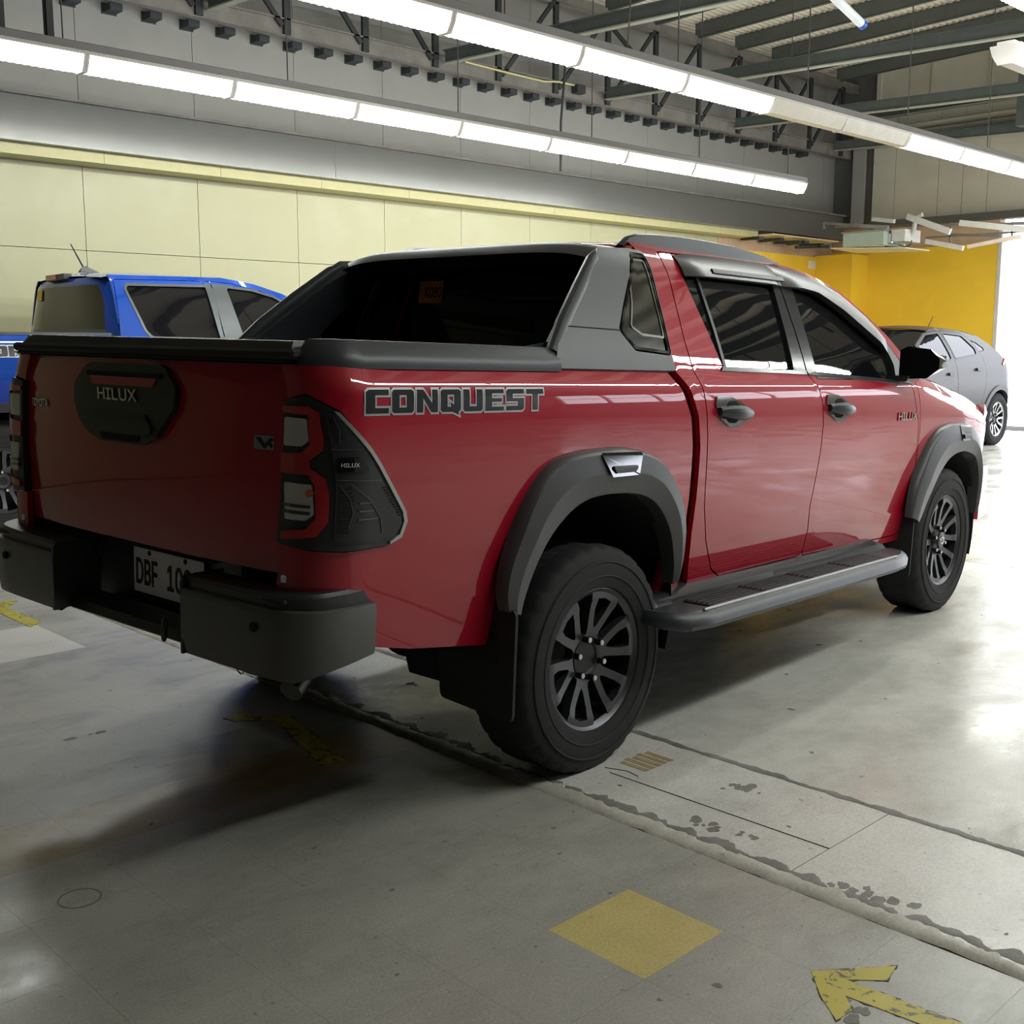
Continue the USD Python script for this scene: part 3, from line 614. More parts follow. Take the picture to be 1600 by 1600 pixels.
bed = Polygon([(-1.253, 1.313), (.395, 1.312), (.455, 1.25), (.515, 1.15), (.537, 1.04), (.548, .86), (.548, .71), (.57, .49), (.42, .48)]+arch_r[::-1]+[(-.46, .475), (-.80, .525), (-.96, .56), (-1.10, .60), (-1.253, .66)])
cab = Polygon([(.47, 1.775), (1.60, 1.79), (1.82, 1.757), (2.02, 1.695), (2.23, 1.595), (2.40, 1.50), (2.56, 1.38), (2.60, 1.315), (2.66, 1.20), (2.70, .95), (2.70, .62), (2.66, .48), (.64, .475), (.615, .60), (.60, .72), (.598, .86), (.588, 1.04), (.565, 1.15), (.51, 1.25), (.455, 1.313), (.425, 1.34), (.435, 1.5), (.455, 1.65)])
fend = Polygon([(2.56, 1.30), (2.61, 1.17), (2.635, 1.05), (2.648, .86), (2.652, .60), (2.62, .50)]+[p for p in arch_f]+[(3.62, .56), (3.86, .56), (4.02, .72), (4.05, .9)]+[(x, float(hood_z(x))-.006) for x in (4.0, 3.9, 3.75, 3.58, 3.35, 3.18, 3.0, 2.84, 2.7)])
doors_gap = unary_union([rear_door, front_door]).buffer(.004)
cab_side = cab.difference(doors_gap.buffer(.001)); fend = fend.difference(cab).buffer(0) if False else fend
light_o = rnd([(-1.256, 1.222), (-1.18, 1.235), (-1.135, 1.217), (-1.092, 1.196), (-.986, 1.071), (-.885, .931), (-.875, .902), (-.892, .858), (-.935, .842), (-1.06, .838), (-1.127, .842), (-1.256, .850)], .008)
bed_panel = bed.difference(light_o.buffer(.004))
cab_side = cab_side.difference(fend.buffer(.005)).buffer(-.001)
cab_side = unary_union([g for g in getattr(cab_side, 'geoms', [cab_side]) if g.area > 2e-4])

K_fl = PchipInterpolator([-3, 2.4, 3.0, 3.4, 3.7, 4], [1, 1, .998, .988, .965, .93])
def flare(arch_out, arch_in, s, dx, front):
    a = np.array(arch_out, float); b = np.array(arch_in, float)
    def res(p, n):
        d = np.r_[0, np.cumsum(np.linalg.norm(np.diff(p, axis=0), axis=1))]; t = np.linspace(0, d[-1], n)
        q = np.stack([PchipInterpolator(d, p[:, i])(t) for i in (0, 1)], 1); return q
    n = 72; a, b = res(a, n), res(b, n); secs = []
    for i in range(n):
        e = min(1, 6*min(i, n-1-i)/n); row_ = []
        for t, off in ((-.02, -.012), (-.005, .012), (.04, .030), (.10, .040), (.50, .050), (.54, .050), (.98, .036), (1.0, .033), (1.0, -.03)):
            q = a[i]+(b[i]-a[i])*t; w = float(W_of_z(min(max(q[1], .6), 1.05)))*float(K_of_x(q[0]))
            row_.append((q[0], s*(.885*float(K_fl(q[0]))+off*(.75+.25*e)), q[1]))
        secs.append(row_)
    m = loft(secs)
    # closing ends
    for r_ in (secs[0], secs[-1]): m = cat_([m, trimesh.Trimesh(np.array(r_+[np.mean(r_, 0)]), [[i, i+1, len(r_)] for i in range(len(r_)-1)]+[[i+1, i, len(r_)] for i in range(len(r_)-1)], process=False)])
    return m
fo_r = [(-.478, .595), (-.493, .656), (-.489, .698), (-.434, .836), (-.363, .953), (-.287, 1.02), (-.216, 1.046), (-.11, 1.058), (.05, 1.062), (.199, 1.045), (.31, 1.005), (.400, .925), (.455, .834), (.478, .74), (.474, .66), (.45, .58)]
fi_r = [(-.415, .575), (-.405, .615), (-.383, .67), (-.321, .773), (-.219, .86), (-.15, .893), (-.087, .908), (0, .913), (.084, .910), (.17, .90), (.245, .876), (.325, .815), (.378, .735), (.400, .67), (.412, .61), (.41, .56)]
fo_f = [(WB-.535, .61), (WB-.53, .66), (WB-.50, .764), (WB-.425, .882), (WB-.32, .99), (WB-.20, 1.045), (WB-.05, 1.064), (WB+.10, 1.062), (WB+.213, 1.048), (WB+.31, 1.0), (WB+.39, .919), (WB+.45, .772), (WB+.46, .665), (WB+.42, .57)]
fi_f = [(WB-.43, .575), (WB-.409, .60), (WB-.342, .69), (WB-.215, .815), (WB-.08, .888), (0.02+WB, .908), (WB+.10, .912), (WB+.2, .90), (WB+.30, .875), (WB+.376, .80), (WB+.41, .70), (WB+.41, .6), (WB+.40, .55)]

def arc_shell(cx, cz, r, s, y0, y1, a0=-20, a1=200):
    th = np.radians(np.linspace(a0, a1, 40)); 
    sh = loft([[(cx+r*math.cos(t), s*y0, cz+r*math.sin(t)*1.0), (cx+r*math.cos(t), s*y1, cz+r*math.sin(t))] for t in th])
    pts = Polygon([(cx+r*math.cos(t), cz+r*math.sin(t)) for t in th])
    return cat_([sh, prism(pts, lambda a, b, c: np.stack([a, s*(y1+c*0)+c, b], 1), .004)])

for s in (-1, 1):
    R = s < 0
    # --- bed side, cab side, doors, fender
    tp('bed_side', side_panel(bed_panel, s, .028), 'red_paint')
    tp('cab_side', side_panel(cab_side, s, .026), 'red_paint')
    tp('fender', side_panel(fend, s, .03), 'red_paint')
    # dark red faces in the gap between bed and cab
    gapz = np.linspace(.48, 1.31, 12); gx = PchipInterpolator([.48, .71, .86, 1.04, 1.15, 1.25, 1.315], [.60, .575, .57, .56, .538, .48, .42])(gapz)
    tp('gap_filler', loft([[(gx[i]-.04, s*(float(W_of_z(gapz[i]))-.035), gapz[i]), (gx[i]+.08, s*(float(W_of_z(gapz[i]))-.03), gapz[i])] for i in range(12)]), 'red_paint')
    for nm, d, w, hx in (('rear_door', rear_door, rwin, .80), ('front_door', front_door, fwin, 1.70)):
        hp = Point(hx, 1.165).buffer(1, quad_segs=16)
        cup = rnd([(hx-.12, 1.225), (hx-.02, 1.222), (hx+.04, 1.205), (hx+.13, 1.17), (hx+.13, 1.148), (hx+.05, 1.115), (hx-.02, 1.108), (hx-.09, 1.14), (hx-.13, 1.19)], .015)
        body_ = d.difference(w)
        top_ = (sbox(.70, 1.655, 1.46, 1.80) if nm == 'rear_door' else sbox(1.53, 1.29, 2.6, 1.80)).intersection(d).difference(unary_union([w, bpill]).buffer(.001))
        inner = d.difference(unary_union([w.buffer(.001), bpill.buffer(.002), top_.buffer(.001)]).buffer(.0008))
        inner = max(getattr(inner, 'geoms', [inner]), key=lambda g: g.area)
        dp = tp(nm, side_panel(inner, s, .026), 'red_paint')
        tp('pillar_trim', side_panel(bpill.intersection(d).buffer(-.0015), s, .03, .035, .002), 'pillar_black', dp)
        tp('window_frame', side_panel(top_.buffer(-.001), s, .03, .035, .0015), 'black_satin', dp)
        # glass
        if nm == 'rear_door':
            div = Polygon([(.795, 1.70), (.813, 1.70), (.818, 1.31), (.798, 1.31)])
            tp('window', side_panel(w.difference(div).buffer(-.001), s, .05, .004, -.012), 'window_dark', dp)
            tp('window_divider', side_panel(div.intersection(w), s, .04, .012, -.004), 'black_satin', dp)
            sill = Polygon([(.775, 1.332), (1.445, 1.323), (1.445, 1.308), (.765, 1.317)])
        else:
            tp('window', side_panel(w, s, .05, .004, -.012), 'window_dark', dp)
            sill = Polygon([(1.455, 1.322), (2.0, 1.302), (2.35, 1.288), (2.36, 1.272), (2.0, 1.287), (1.455, 1.307)])
        tp('belt_moulding', on_side(sill, s, .0, .006), 'pillar_black', dp)
        # handle: cup surround, dark bowl, grip
        F = lambda o: (lambda u, z: flank(u, z, s, o))
        tp('handle_bezel', on_side(cup, s, .0015, .0035), 'dark_chrome', dp)
        bowl = rnd([(hx-.05, 1.208), (hx+.02, 1.205), (hx+.07, 1.165), (hx+.02, 1.122), (hx-.05, 1.125)], .03)
        tp('handle_bowl', on_side(bowl, s, .0048, .0025), 'cavity', dp)
        y0 = float(W_of_z(1.165))
        secs = []
        for t in np.linspace(0, 1, 12):
            x = hx-.11+.235*t; bow = math.sin(math.pi*t)*.026+.012; hh = .016+.011*math.sin(math.pi*min(1, t*1.05)); zc_ = 1.168-.012*t
            secs.append([(x, s*(y0+bow+.011*math.cos(a)), zc_+hh*math.sin(a)) for a in np.linspace(0, 2*math.pi, 12, endpoint=False)])
        tp('door_handle', loft(secs, ring=True, caps=True), 'black_satin', dp)
        # rain visor above the window
        if nm == 'rear_door': va, vb = [(.70, 1.742), (.80, 1.757), (1.2, 1.768), (1.452, 1.768)], [(.690, 1.662), (.86, 1.668), (1.2, 1.672), (1.452, 1.672)]
        else: va, vb = [(1.456, 1.768), (1.62, 1.765), (1.80, 1.735), (2.0, 1.675), (2.20, 1.582), (2.36, 1.48)], [(1.456, 1.672), (1.60, 1.672), (1.725, 1.662), (1.925, 1.595), (2.14, 1.493), (2.31, 1.415)]
        def rs(p, n=26):
            p = np.array(p); t = np.linspace(p[0, 0], p[-1, 0], n); return np.stack([t, np.interp(t, p[:, 0], p[:, 1])], 1)
        A, B = rs(va), rs(vb); secs = []
        for i in range(len(A)):
            q = [(0, .002), (.0, .010), (.25, .026), (.6, .036), (.97, .040), (1.0, .034), (1.0, .0)]
            taper = min(1, .35+i*.25, .35+(len(A)-1-i)*.25)
            secs.append([tuple(flank(A[i, 0]+(B[i, 0]-A[i, 0])*t, A[i, 1]+(B[i, 1]-A[i, 1])*t, s, o*taper)) for t, o in q])
        tp('rain_visor', loft(secs, ring=True, caps=True), 'bumper_grey', dp)
        if nm == 'rear_door': tp('visor_lip', on_side(Polygon([(.87, 1.705), (1.44, 1.712), (1.44, 1.695), (.87, 1.688)]), s, .036, .006), 'bumper_grey', dp)
    # mirror
    m_ = tp('mirror', hull([(x, s*y, z) for x, y, z in ((2.33, .93, 1.295), (2.33, 1.02, 1.30), (2.33, 1.075, 1.345), (2.33, 1.075, 1.39), (2.33, 1.03, 1.435), (2.33, .92, 1.447), (2.33, .885, 1.43), (2.33, .885, 1.31), (2.44, .95, 1.31), (2.44, 1.05, 1.35), (2.44, 1.05, 1.40), (2.44, .95, 1.435), (2.475, .97, 1.34), (2.475, 1.03, 1.37), (2.475, .98, 1.41), (2.40, 1.078, 1.35), (2.40, 1.078, 1.385))]), 'black_gloss')
    tp('mirror_glass', prism(rnd([(.90, 1.315), (1.01, 1.315), (1.055, 1.35), (1.055, 1.385), (1.015, 1.42), (.905, 1.43)], .01), lambda a, b, c: np.stack([2.331-c, s*a, b], 1), .004), 'window_dark', m_)
    tp('turn_lamp', hull([(x, s*y, z) for x, y, z in ((2.345, 1.066, 1.345), (2.345, 1.066, 1.375), (2.40, 1.085, 1.35), (2.40, 1.085, 1.38), (2.36, 1.078, 1.36))]), 'lens_clear', m_)
    tp('mirror_foot', hull([(x, s*y, z) for x in (2.30, 2.44) for y in (.80, .94) for z in (1.285, 1.31)]), 'black_satin', m_)
    tp('mirror_sail', on_side(Polygon([(2.31, 1.45), (2.50, 1.33), (2.49, 1.272), (2.335, 1.283), (2.35, 1.36)]), s, -.004, .014), 'black_satin', m_)
    # flares and their inserts
    fl = tp('wheel_flare', flare(fo_r, fi_r, s, 0, False), 'flare_grey')
    ins = rnd([(-.065, 1.052), (.165, 1.046), (.128, .972), (-.02, .972)], .008)
    fz = lambda o: (lambda x, z: np.stack([x, s*(.885+o-.02*np.clip((z-1.0)/.06, 0, 1)), z], 1))
    tp('flare_insert', prism(ins, lambda a, b, c: fz(.057)(a, b)+np.stack([0*c, s*c, 0*c], 1), .004), 'dark_chrome', fl)
    tp('insert_recess', prism(rnd([(-.02, 1.008), (.125, 1.005), (.105, .984), (0, .984)], .006), lambda a, b, c: fz(.0590)(a, b)+np.stack([0*c, s*c, 0*c], 1), .004), 'flare_grey', fl)
    fl = tp('wheel_flare', flare(fo_f, fi_f, s, WB, True), 'flare_grey')
    fq = lambda o: (lambda x, z: np.stack([x, s*(.885*K_fl(x)+o-.02*np.clip((z-1.0)/.06, 0, 1)), z], 1))
    tp('flare_insert', prism(rnd([(3.085, 1.056), (3.25, 1.050), (3.235, .972), (3.105, .972)], .008), lambda a, b, c: fq(.054)(a, b)+np.stack([0*c, s*c, 0*c], 1), .004), 'dark_chrome', fl)
    tp('insert_recess', prism(rnd([(3.115, 1.008), (3.225, 1.005), (3.215, .984), (3.125, .984)], .006), lambda a, b, c: fq(.0560)(a, b)+np.stack([0*c, s*c, 0*c], 1), .004), 'flare_grey', fl)
    # wheel wells
    for cx in (0, WB): tp('wheel_well', arc_shell(cx, .47, .47, s, .87, .46), 'cavity')
    # running board
    secs = []
    for x, y1, dz in ((.255, .93, .02), (.275, 1.0, .008), (.33, 1.055, 0), (.45, 1.075, 0), (1.2, 1.078, 0), (2.0, 1.075, 0), (2.16, 1.06, 0), (2.27, 1.02, .012), (2.31, .95, .03)):
        secs.append([(x, s*.80, .43+dz), (x, s*(y1-.03), .418+dz), (x, s*(y1-.006), .425+dz), (x, s*y1, .44+dz), (x, s*(y1-.012), .472), (x, s*(y1-.035), .486), (x, s*(y1-.045), .482), (x, s*.89, .480), (x, s*.87, .50), (x, s*.80, .51)])
    rb = tp('running_board', loft(secs, ring=True, caps=True), 'bar_satin')
    for k in range(4):
        x0 = .50+k*.385
        tp('tread_pad', [bx((x0, s*.90, .480), (x0+.37, s*1.03, .487), .003)]+[bx((x0+.01, s*y_, .486), (x0+.36, s*(y_+.010), .4905), .002) for y_ in np.arange(.905, 1.02, .022)], 'black_rough', rb)
    tp('tread_lip', bx((.42, s*1.033, .482), (2.08, s*1.046, .4925), .003), 'silver_print', rb)
    tp('riser', loft([[(x, s*.89, .48), (x, s*.855, .515), (x, s*.79, .53)] for x in (.36, 1.2, 2.25)]), 'black_satin', rb)
    for x in (.62, 1.3, 1.98): tp('board_bracket', bar((x, s*.6, .44), (x, s*.9, .44), .05, .03), 'cavity', rb)
    # mud flaps
    tp('mud_flap', prism(rnd([(.625, .27), (.93, .25), (.935, .60), (.60, .60), (.615, .4)], .02), lambda a, b, c: np.stack([-.455-c+.10*(b-.25)*0, s*a, b], 1), .012), 'black_rough')
    tp('mud_flap', prism(rnd([(.60, .30), (.90, .30), (.905, .60), (.60, .60)], .02), lambda a, b, c: np.stack([WB-.475-c, s*a, b], 1), .012), 'black_rough')
    # black rail cap on the bed side
    secs = []
    for u in np.r_[np.linspace(-1.185, -1.0, 12), np.linspace(-.9, -.2, 10)]:
        drop = np.clip((u+1.26)/.09, 0, 1); k = .6+.4*drop
        q_ = .010*np.clip((u+1.1)/.2, 0, 1); pr = [(q_, 1.306), (q_+.002, 1.318), (q_-.004, 1.345), (-.030, 1.345+.034*k), (-.12, 1.345+.036*k), (-.12, 1.33)]
        secs.append([tuple(flank(u, 1.315, s, o)*np.array([1, 1, 0])+np.array([0, 0, z_])) for o, z_ in pr])
    tp('rail_cap', loft(secs, ring=True, caps=True), 'bar_satin')
    # sports bar fin with its gloss insert
    fin = rnd([(.205, 1.728), (.158, 1.690), (.016, 1.566), (-.125, 1.447), (-.19, 1.39), (-.215, 1.345), (-.218, 1.316), (.443, 1.314), (.438, 1.374), (.448, 1.45), (.485, 1.715), (.480, 1.738), (.40, 1.742)], .010)
    insert = rnd([(.392, 1.722), (.475, 1.722), (.452, 1.55), (.430, 1.372), (.225, 1.384), (.165, 1.447), (.232, 1.53), (.32, 1.63)], .012)
    fp = tp('sports_bar_fin', skin(fin.difference(insert.buffer(.006)), lambda u, z: flank(u, z, s, .012), .02, .075, nrm(s), back=True), 'bar_satin')
    tp('fin_insert', skin(insert, lambda u, z: flank(u, z, s, .006), .03, .02, nrm(s)), 'dark_chrome', fp)
    rim_ = insert.difference(insert.buffer(-.010)); tp('insert_frame', on_side(rim_, s, .006, .006), 'black_gloss', fp)
    win_ = rnd([(.345, 1.705), (.458, 1.705), (.437, 1.50), (.425, 1.425), (.29, 1.432), (.235, 1.46), (.285, 1.545)], .012)
    tp('insert_pocket', on_side(win_.difference(win_.buffer(-.008)), s, .006, .004), 'chrome', fp)
    tp('fin_seam', on_side(LineString([(-.13, 1.449), (.16, 1.446)]).buffer(.0018, cap_style=2), s, .012, .001), 'cavity', fp)
    tp('fin_edge', tube([tuple(flank(u, z, s, -.012)) for u, z in ((-.205, 1.36), (-.11, 1.455), (.03, 1.572), (.165, 1.68), (.215, 1.712))], [.022, .026, .026, .024, .012], 10), 'bar_satin', fp)
    tp('fin_return', loft([[tuple(flank(u-.004, z, s, -.02)), (.430+(z-1.35)*.10, s*yy, z)] for u, z, yy in ((.432, 1.345, .63), (.438, 1.45, .60), (.452, 1.55, .565), (.468, 1.65, .52), (.476, 1.73, .46))]), 'black_satin', fp)
    tp('fin_foot', loft([[tuple(flank(u, 1.33, s, o)*np.array([1, 1, 0])+np.array([0, 0, z_])) for o, z_ in ((-.07, 1.34), (-.07, 1.345+h_), (-.13, 1.345+h_*.5), (-.18, 1.345))] for u, h_ in ((-.45, .022), (-.32, .03), (-.22, .045), (-.12, .06), (.1, .05))]), 'bar_satin', fp)
    # roof rail
    pts = [(.455, .585, 1.765), (.49, .588, 1.795), (.545, .59, 1.81), (.63, .592, 1.818), (.8, .592, 1.827), (1.0, .59, 1.83), (1.25, .585, 1.828), (1.5, .575, 1.815), (1.66, .565, 1.795), (1.72, .56, 1.78)]
    secs = []
    for i, (x, y, z) in enumerate(pts):
        w_ = .022; base = {0: z-.004}.get(i, 1.772 if 0 < i < 3 or i > 7 else z-.03)
        base = min(1.758, z-.004); secs.append([(x, s*(y-w_), base), (x, s*(y-w_*.8), z-.006), (x, s*y, z), (x, s*(y+w_*.8), z-.006), (x, s*(y+w_), base)])
    tp('roof_rail', loft(secs, ring=True, caps=True), 'bar_satin')

    # --- tail light on the flank
    tl = tp('tail_light', on_side(light_o, s, -.012, .022, .010), 'black_satin')
    redc = Polygon([(-1.253, 1.207), (-1.165, 1.209), (-1.141, 1.194), (-1.127, 1.131), (-1.127, 1.10), (-1.160, 1.071), (-1.160, 1.055), (-1.117, 1.027), (-1.107, .983), (-1.105, .917), (-1.128, .878), (-1.235, .862), (-1.236, .884), (-1.156, .896), (-1.133, .925), (-1.141, 1.008), (-1.158, 1.036), (-1.254, 1.036), (-1.254, 1.085), (-1.180, 1.092), (-1.158, 1.113), (-1.164, 1.187), (-1.254, 1.191)]).buffer(0)
    tp('lens_red', on_side(redc, s, .010, .007, .010), 'lens_red', tl)
    tp('lens_upper', on_side(rnd([(-1.247, 1.179), (-1.168, 1.178), (-1.162, 1.122), (-1.182, 1.107), (-1.247, 1.106)], .006), s, .010, .006, .012), 'lens_clear', tl)
    tp('lens_lower', on_side(rnd([(-1.238, 1.013), (-1.148, 1.012), (-1.138, .935), (-1.158, .919), (-1.225, .917)], .006), s, .010, .006, .012), 'lens_clear', tl)
    tp('lens_amber', on_side(Point(-1.152, .99).buffer(.010), s, .016, .002, .008), 'lens_amber', tl)
    for z_ in (.955, .938): tp('lens_bar', on_side(sbox(-1.235, z_-.004, -1.148, z_+.004), s, .016, .002), 'dark_chrome', tl)
    tp('light_cover', on_side(rnd([(-1.124, 1.192), (-1.100, 1.194), (-1.037, 1.106), (-.975, 1.018), (-.905, .925), (-.897, .9), (-.915, .868), (-.96, .858), (-1.092, .862), (-1.094, 1.0), (-1.108, 1.105)], .006), s, .010, .006, .010), 'black_satin', tl)
    tp('chrome_edge', on_side(Polygon([(-1.105, 1.200), (-1.092, 1.197), (-.984, 1.068), (-.884, .931), (-.876, .902), (-.893, .86), (-.935, .845), (-.934, .852), (-.902, .868), (-.889, .903), (-.896, .929), (-.990, 1.058)]), s, .010, .006, .012), 'silver_print', tl)
    tp('name_plate', on_side(rnd([(-1.095, 1.082), (-1.046, 1.084), (-1.020, 1.048), (-1.095, 1.045)], .004), s, .016, .005, .01), 'black_gloss', tl)
    u0 = (lambda a, b: flank(-1.087+a if R else -1.047-a, 1.0585+b, s, .0215))
    tp('lettering', letters('HILUX', u0, .0105, .039, flank(-1.06, 1.06, s, 1.)-flank(-1.06, 1.06, s, 0.), .0012), 'white_metal', tl, smooth=False)
    for k in range(12): tp('vent_slat', on_side(sbox(-1.086, .888+.0102*k, -1.062+.008*math.sin(k/11*math.pi), .892+.0102*k), s, .016, .002, .02), 'cavity', tl)
    for k in range(8): tp('vent_slat', on_side(sbox(-1.113+.002*k, 1.180-.0075*k, -1.098+.002*k, 1.184-.0075*k), s, .016, .002, .02), 'cavity', tl)
    for k in range(11):
        t = k/10; cx, cz = -.966+.062*t, 1.0-.078*t; tp('vent_slat', on_side(sbox(cx-.009, cz-.0018, cx+.006, cz+.0018), s, .016, .002, .02), 'cavity', tl)
    for l in ([(-1.086, 1.010), (-1.063, .975), (-1.055, .94), (-1.062, .9)], [(-1.062, 1.012), (-1.01, .965), (-.977, .92), (-.968, .88)], [(-1.094, 1.025), (-.978, 1.02)], [(-1.105, 1.185), (-1.092, 1.15), (-1.092, 1.12)], [(-1.108, 1.103), (-1.045, 1.103)]): tp('cover_line', on_side(LineString(l).buffer(.0012), s, .016, .0022, .02), 'pillar_grey', tl)
    for k in range(3): tp('cover_rib', on_side(sbox(-1.043, .962-.0215*k, -1.013+.012*k, .966-.0215*k), s, .016, .003, .02), 'pillar_grey', tl)

# --- lettering decal on both bed sides
glyph = {'C': [[(0, 0), (1, 0), (1, .28), (.42, .28), (.42, .72), (1, .72), (1, 1), (.12, 1), (0, .9), (0, .1)]],
 'O': [[(.1, 0), (.9, 0), (1, .1), (1, .9), (.9, 1), (.1, 1), (0, .9), (0, .1)], [(.36, .28), (.64, .28), (.64, .72), (.36, .72)]],
 'N': [[(0, 0), (.32, 0), (.32, .55), (.68, 0), (1, 0), (1, 1), (.7, 1), (.7, .45), (.32, 1), (0, 1)]],
 'Q': [[(.1, 0), (.6, 0), (.95, -.16), (.9, 0), (1, .1), (1, .9), (.9, 1), (.1, 1), (0, .9), (0, .1)], [(.36, .28), (.5, .28), (.45, .5), (.64, .36), (.64, .72), (.36, .72)]],
 'U': [[(.1, 0), (.9, 0), (1, .1), (1, 1), (.66, 1), (.66, .28), (.34, .28), (.34, 1), (0, 1), (0, .1)]],
 'E': [[(0, 0), (1, 0), (1, .24), (.38, .24), (.38, .39), (.9, .39), (.9, .61), (.38, .61), (.38, .76), (1, .76), (1, 1), (0, 1)]],
 'S': [[(0, 0), (.9, 0), (1, .1), (1, .6), (.38, .6), (.38, .74), (1, .74), (1, 1), (.1, 1), (0, .9), (0, .4), (.62, .4), (.62, .26), (0, .26)]],
 'T': [[(.34, 0), (.68, 0), (.68, .72), (1, .72), (1, 1), (0, 1), (0, .72), (.34, .72)]],
 'R': [[(0, 0), (.34, 0), (.34, .32), (.42, .32), (.66, 0), (1.05, 0), (.78, .34), (1, .44), (1, .9), (.9, 1), (0, 1)], [(.34, .55), (.66, .55), (.66, .76), (.34, .76)]]}
def word(text, gap=.10):
    out, x = [], 0
    for ch in text:
        g = glyph[ch]; p = Polygon(g[0], [h for h in g[1:]]).buffer(0)
        from shapely import affinity
        out.append(affinity.translate(p, x, 0)); x += 1+gap
    return out, x-gap
from shapely import affinity
gl, tot = word('CONQUEST')
for s in (-1, 1):
    x0, x1, z0, z1 = -1.026, -.315, 1.190, 1.2555
    def mp(p, inset=0.0):
        p = affinity.scale(p, (x1-x0)/tot, (z1-z0), origin=(0, 0)); p = affinity.translate(p, 0, z0)
        p = affinity.skew(p, 4 if s < 0 else -4, 0, origin=(0, z0))
        p = affinity.translate(p, x0, 0) if s < 0 else affinity.scale(affinity.translate(p, x0, 0), -1, 1, origin=((x0+x1)/2, 0))
        return p
    pol = [mp(p) for p in gl]; out_ = unary_union(pol).buffer(.0035, join_style=2, mitre_limit=2)
    dc = tp('side_decal', on_side(out_, s, .0, .0016, .014), 'silver_print')
    for p in pol: tp('decal_letter', on_side(p.buffer(-.0022, join_style=2), s, .0016, .0008, .014), 'decal_black', dc)
    Fh = lambda a, b: flank((2.341+a) if s < 0 else (2.568-a), 1.094+b, s, .001)
    tp('door_badge', letters('HILUX', Fh, .040, .227, flank(2.4, 1.1, s, 1.)-flank(2.4, 1.1, s, 0), .004), 'chrome', smooth=False)

# --- roof, windscreen, bonnet, cab back
def roof_sec(x, z, hw, crown): return [(x, hw*t, z+crown*(1-t*t)) for t in np.linspace(-1, 1, 17)]
tp('roof', loft([roof_sec(.44, 1.725, .655, .02), roof_sec(.46, 1.755, .64, .022), roof_sec(.50, 1.768, .61, .028), roof_sec(.8, 1.776, .60, .028), roof_sec(1.2, 1.780, .595, .03), roof_sec(1.6, 1.775, .60, .03), roof_sec(1.78, 1.757, .62, .03)]), 'red_paint', smooth=60)
ws = [(1.79, 1.760, .615, .03), (2.0, 1.690, .64, .045), (2.25, 1.575, .68, .06), (2.5, 1.43, .73, .07), (2.62, 1.35, .76, .075)]
tp('windscreen', loft([[(x+c*(1-t*t)*1.6, hw*t, z+c*.2*(1-t*t)) for t in np.linspace(-1, 1, 17)] for x, z, hw, c in ws]), 'window_dark', smooth=60)
bn = []
for x in np.linspace(2.56, 4.0, 22):
    z = float(hood_z(x)); hw = float(flank(x, z-.004, 1)[1])-.004; bn.append([(x, hw*t, z+.055*(1-abs(t)**2.2)*min(1, (4.05-x)*1.5)) for t in np.linspace(-1, 1, 21)])
tp('bonnet', loft(bn), 'red_paint', smooth=60)
tp('grille', hull([(3.97, y, z) for y in (-.62, .62) for z in (.55, 1.0)]+[(4.06, y, z) for y in (-.5, .5) for z in (.6, .9)]), 'black_satin')
for s in (-1, 1):
    tp('headlight', hull([(3.66, s*.845, 1.155), (3.66, s*.845, 1.08), (3.85, s*.80, 1.10), (3.9, s*.76, 1.0), (3.98, s*.62, 1.02), (4.0, s*.6, .95), (3.7, s*.78, 1.15), (3.95, s*.6, 1.05)]), 'lens_clear')
    tp('front_bumper_end', hull([(x, s*y, z) for x, y in ((3.60, .84), (3.62, .87), (3.85, .83), (4.02, .66), (3.9, .5)) for z in (.50, .80)]), 'red_paint')
tp('front_bumper', bx((3.85, -.6, .42), (4.1, .6, .75), .05), 'black_satin')
cb = [(x, z) for x, z in ((.447, 1.30), (.440, 1.42), (.452, 1.56), (.468, 1.68), (.49, 1.745))]
tp('cab_back', loft([[(x+.05*abs(t)**6, (float(W_of_z(z))-.03)*t, z) for t in np.linspace(-1, 1, 21)] for x, z in cb]+[[(.5, .6*t, 1.775) for t in np.linspace(-1, 1, 21)]]), 'red_paint', smooth=60)
tp('rear_window', loft([[(x-.012, w_*t, z) for t in np.linspace(-1, 1, 9)] for x, z, w_ in ((.441, 1.40, .575), (.446, 1.5, .54), (.452, 1.56, .515), (.466, 1.67, .455), (.476, 1.705, .42))]), 'window_dark', smooth=60)
tp('high_stop_lamp', bx((.455, -.09, 1.735), (.475, .09, 1.76), .006), 'lens_red')
sk = lambda y0, y1, z0, z1, e: hull([(.4505+(z-1.56)*.127-.012-q, y, z) for y in (y0, y1) for z in (z0, z1) for q in (e, e+.0012)])
stk = tp('plate_sticker', sk(.300, .440, 1.562, 1.655, .001), 'sticker_orange', smooth=False)
Fs = lambda a, b: np.stack([.4505+(1.585+b-1.56)*.127-.0142+0*a, .405-a, 1.585+b], 1)
tp('lettering', letters('K080', Fs, .046, .098, (-1, 0, 0), .0006), 'ink_black', stk, smooth=False)
Fs2 = lambda a, b: np.stack([.4505+(1.585+a-1.56)*.127-.0142+0*a, .430-b, 1.585+a], 1)[:, :] 
tp('lettering', hull([(.4505+(z-1.56)*.127-.0143, y, z) for y in (.414, .428) for z in (1.585, 1.63)]+[(.4505+(z-1.56)*.127-.0149, y, z) for y in (.414, .428) for z in (1.585, 1.63)]), 'sticker_orange', stk)
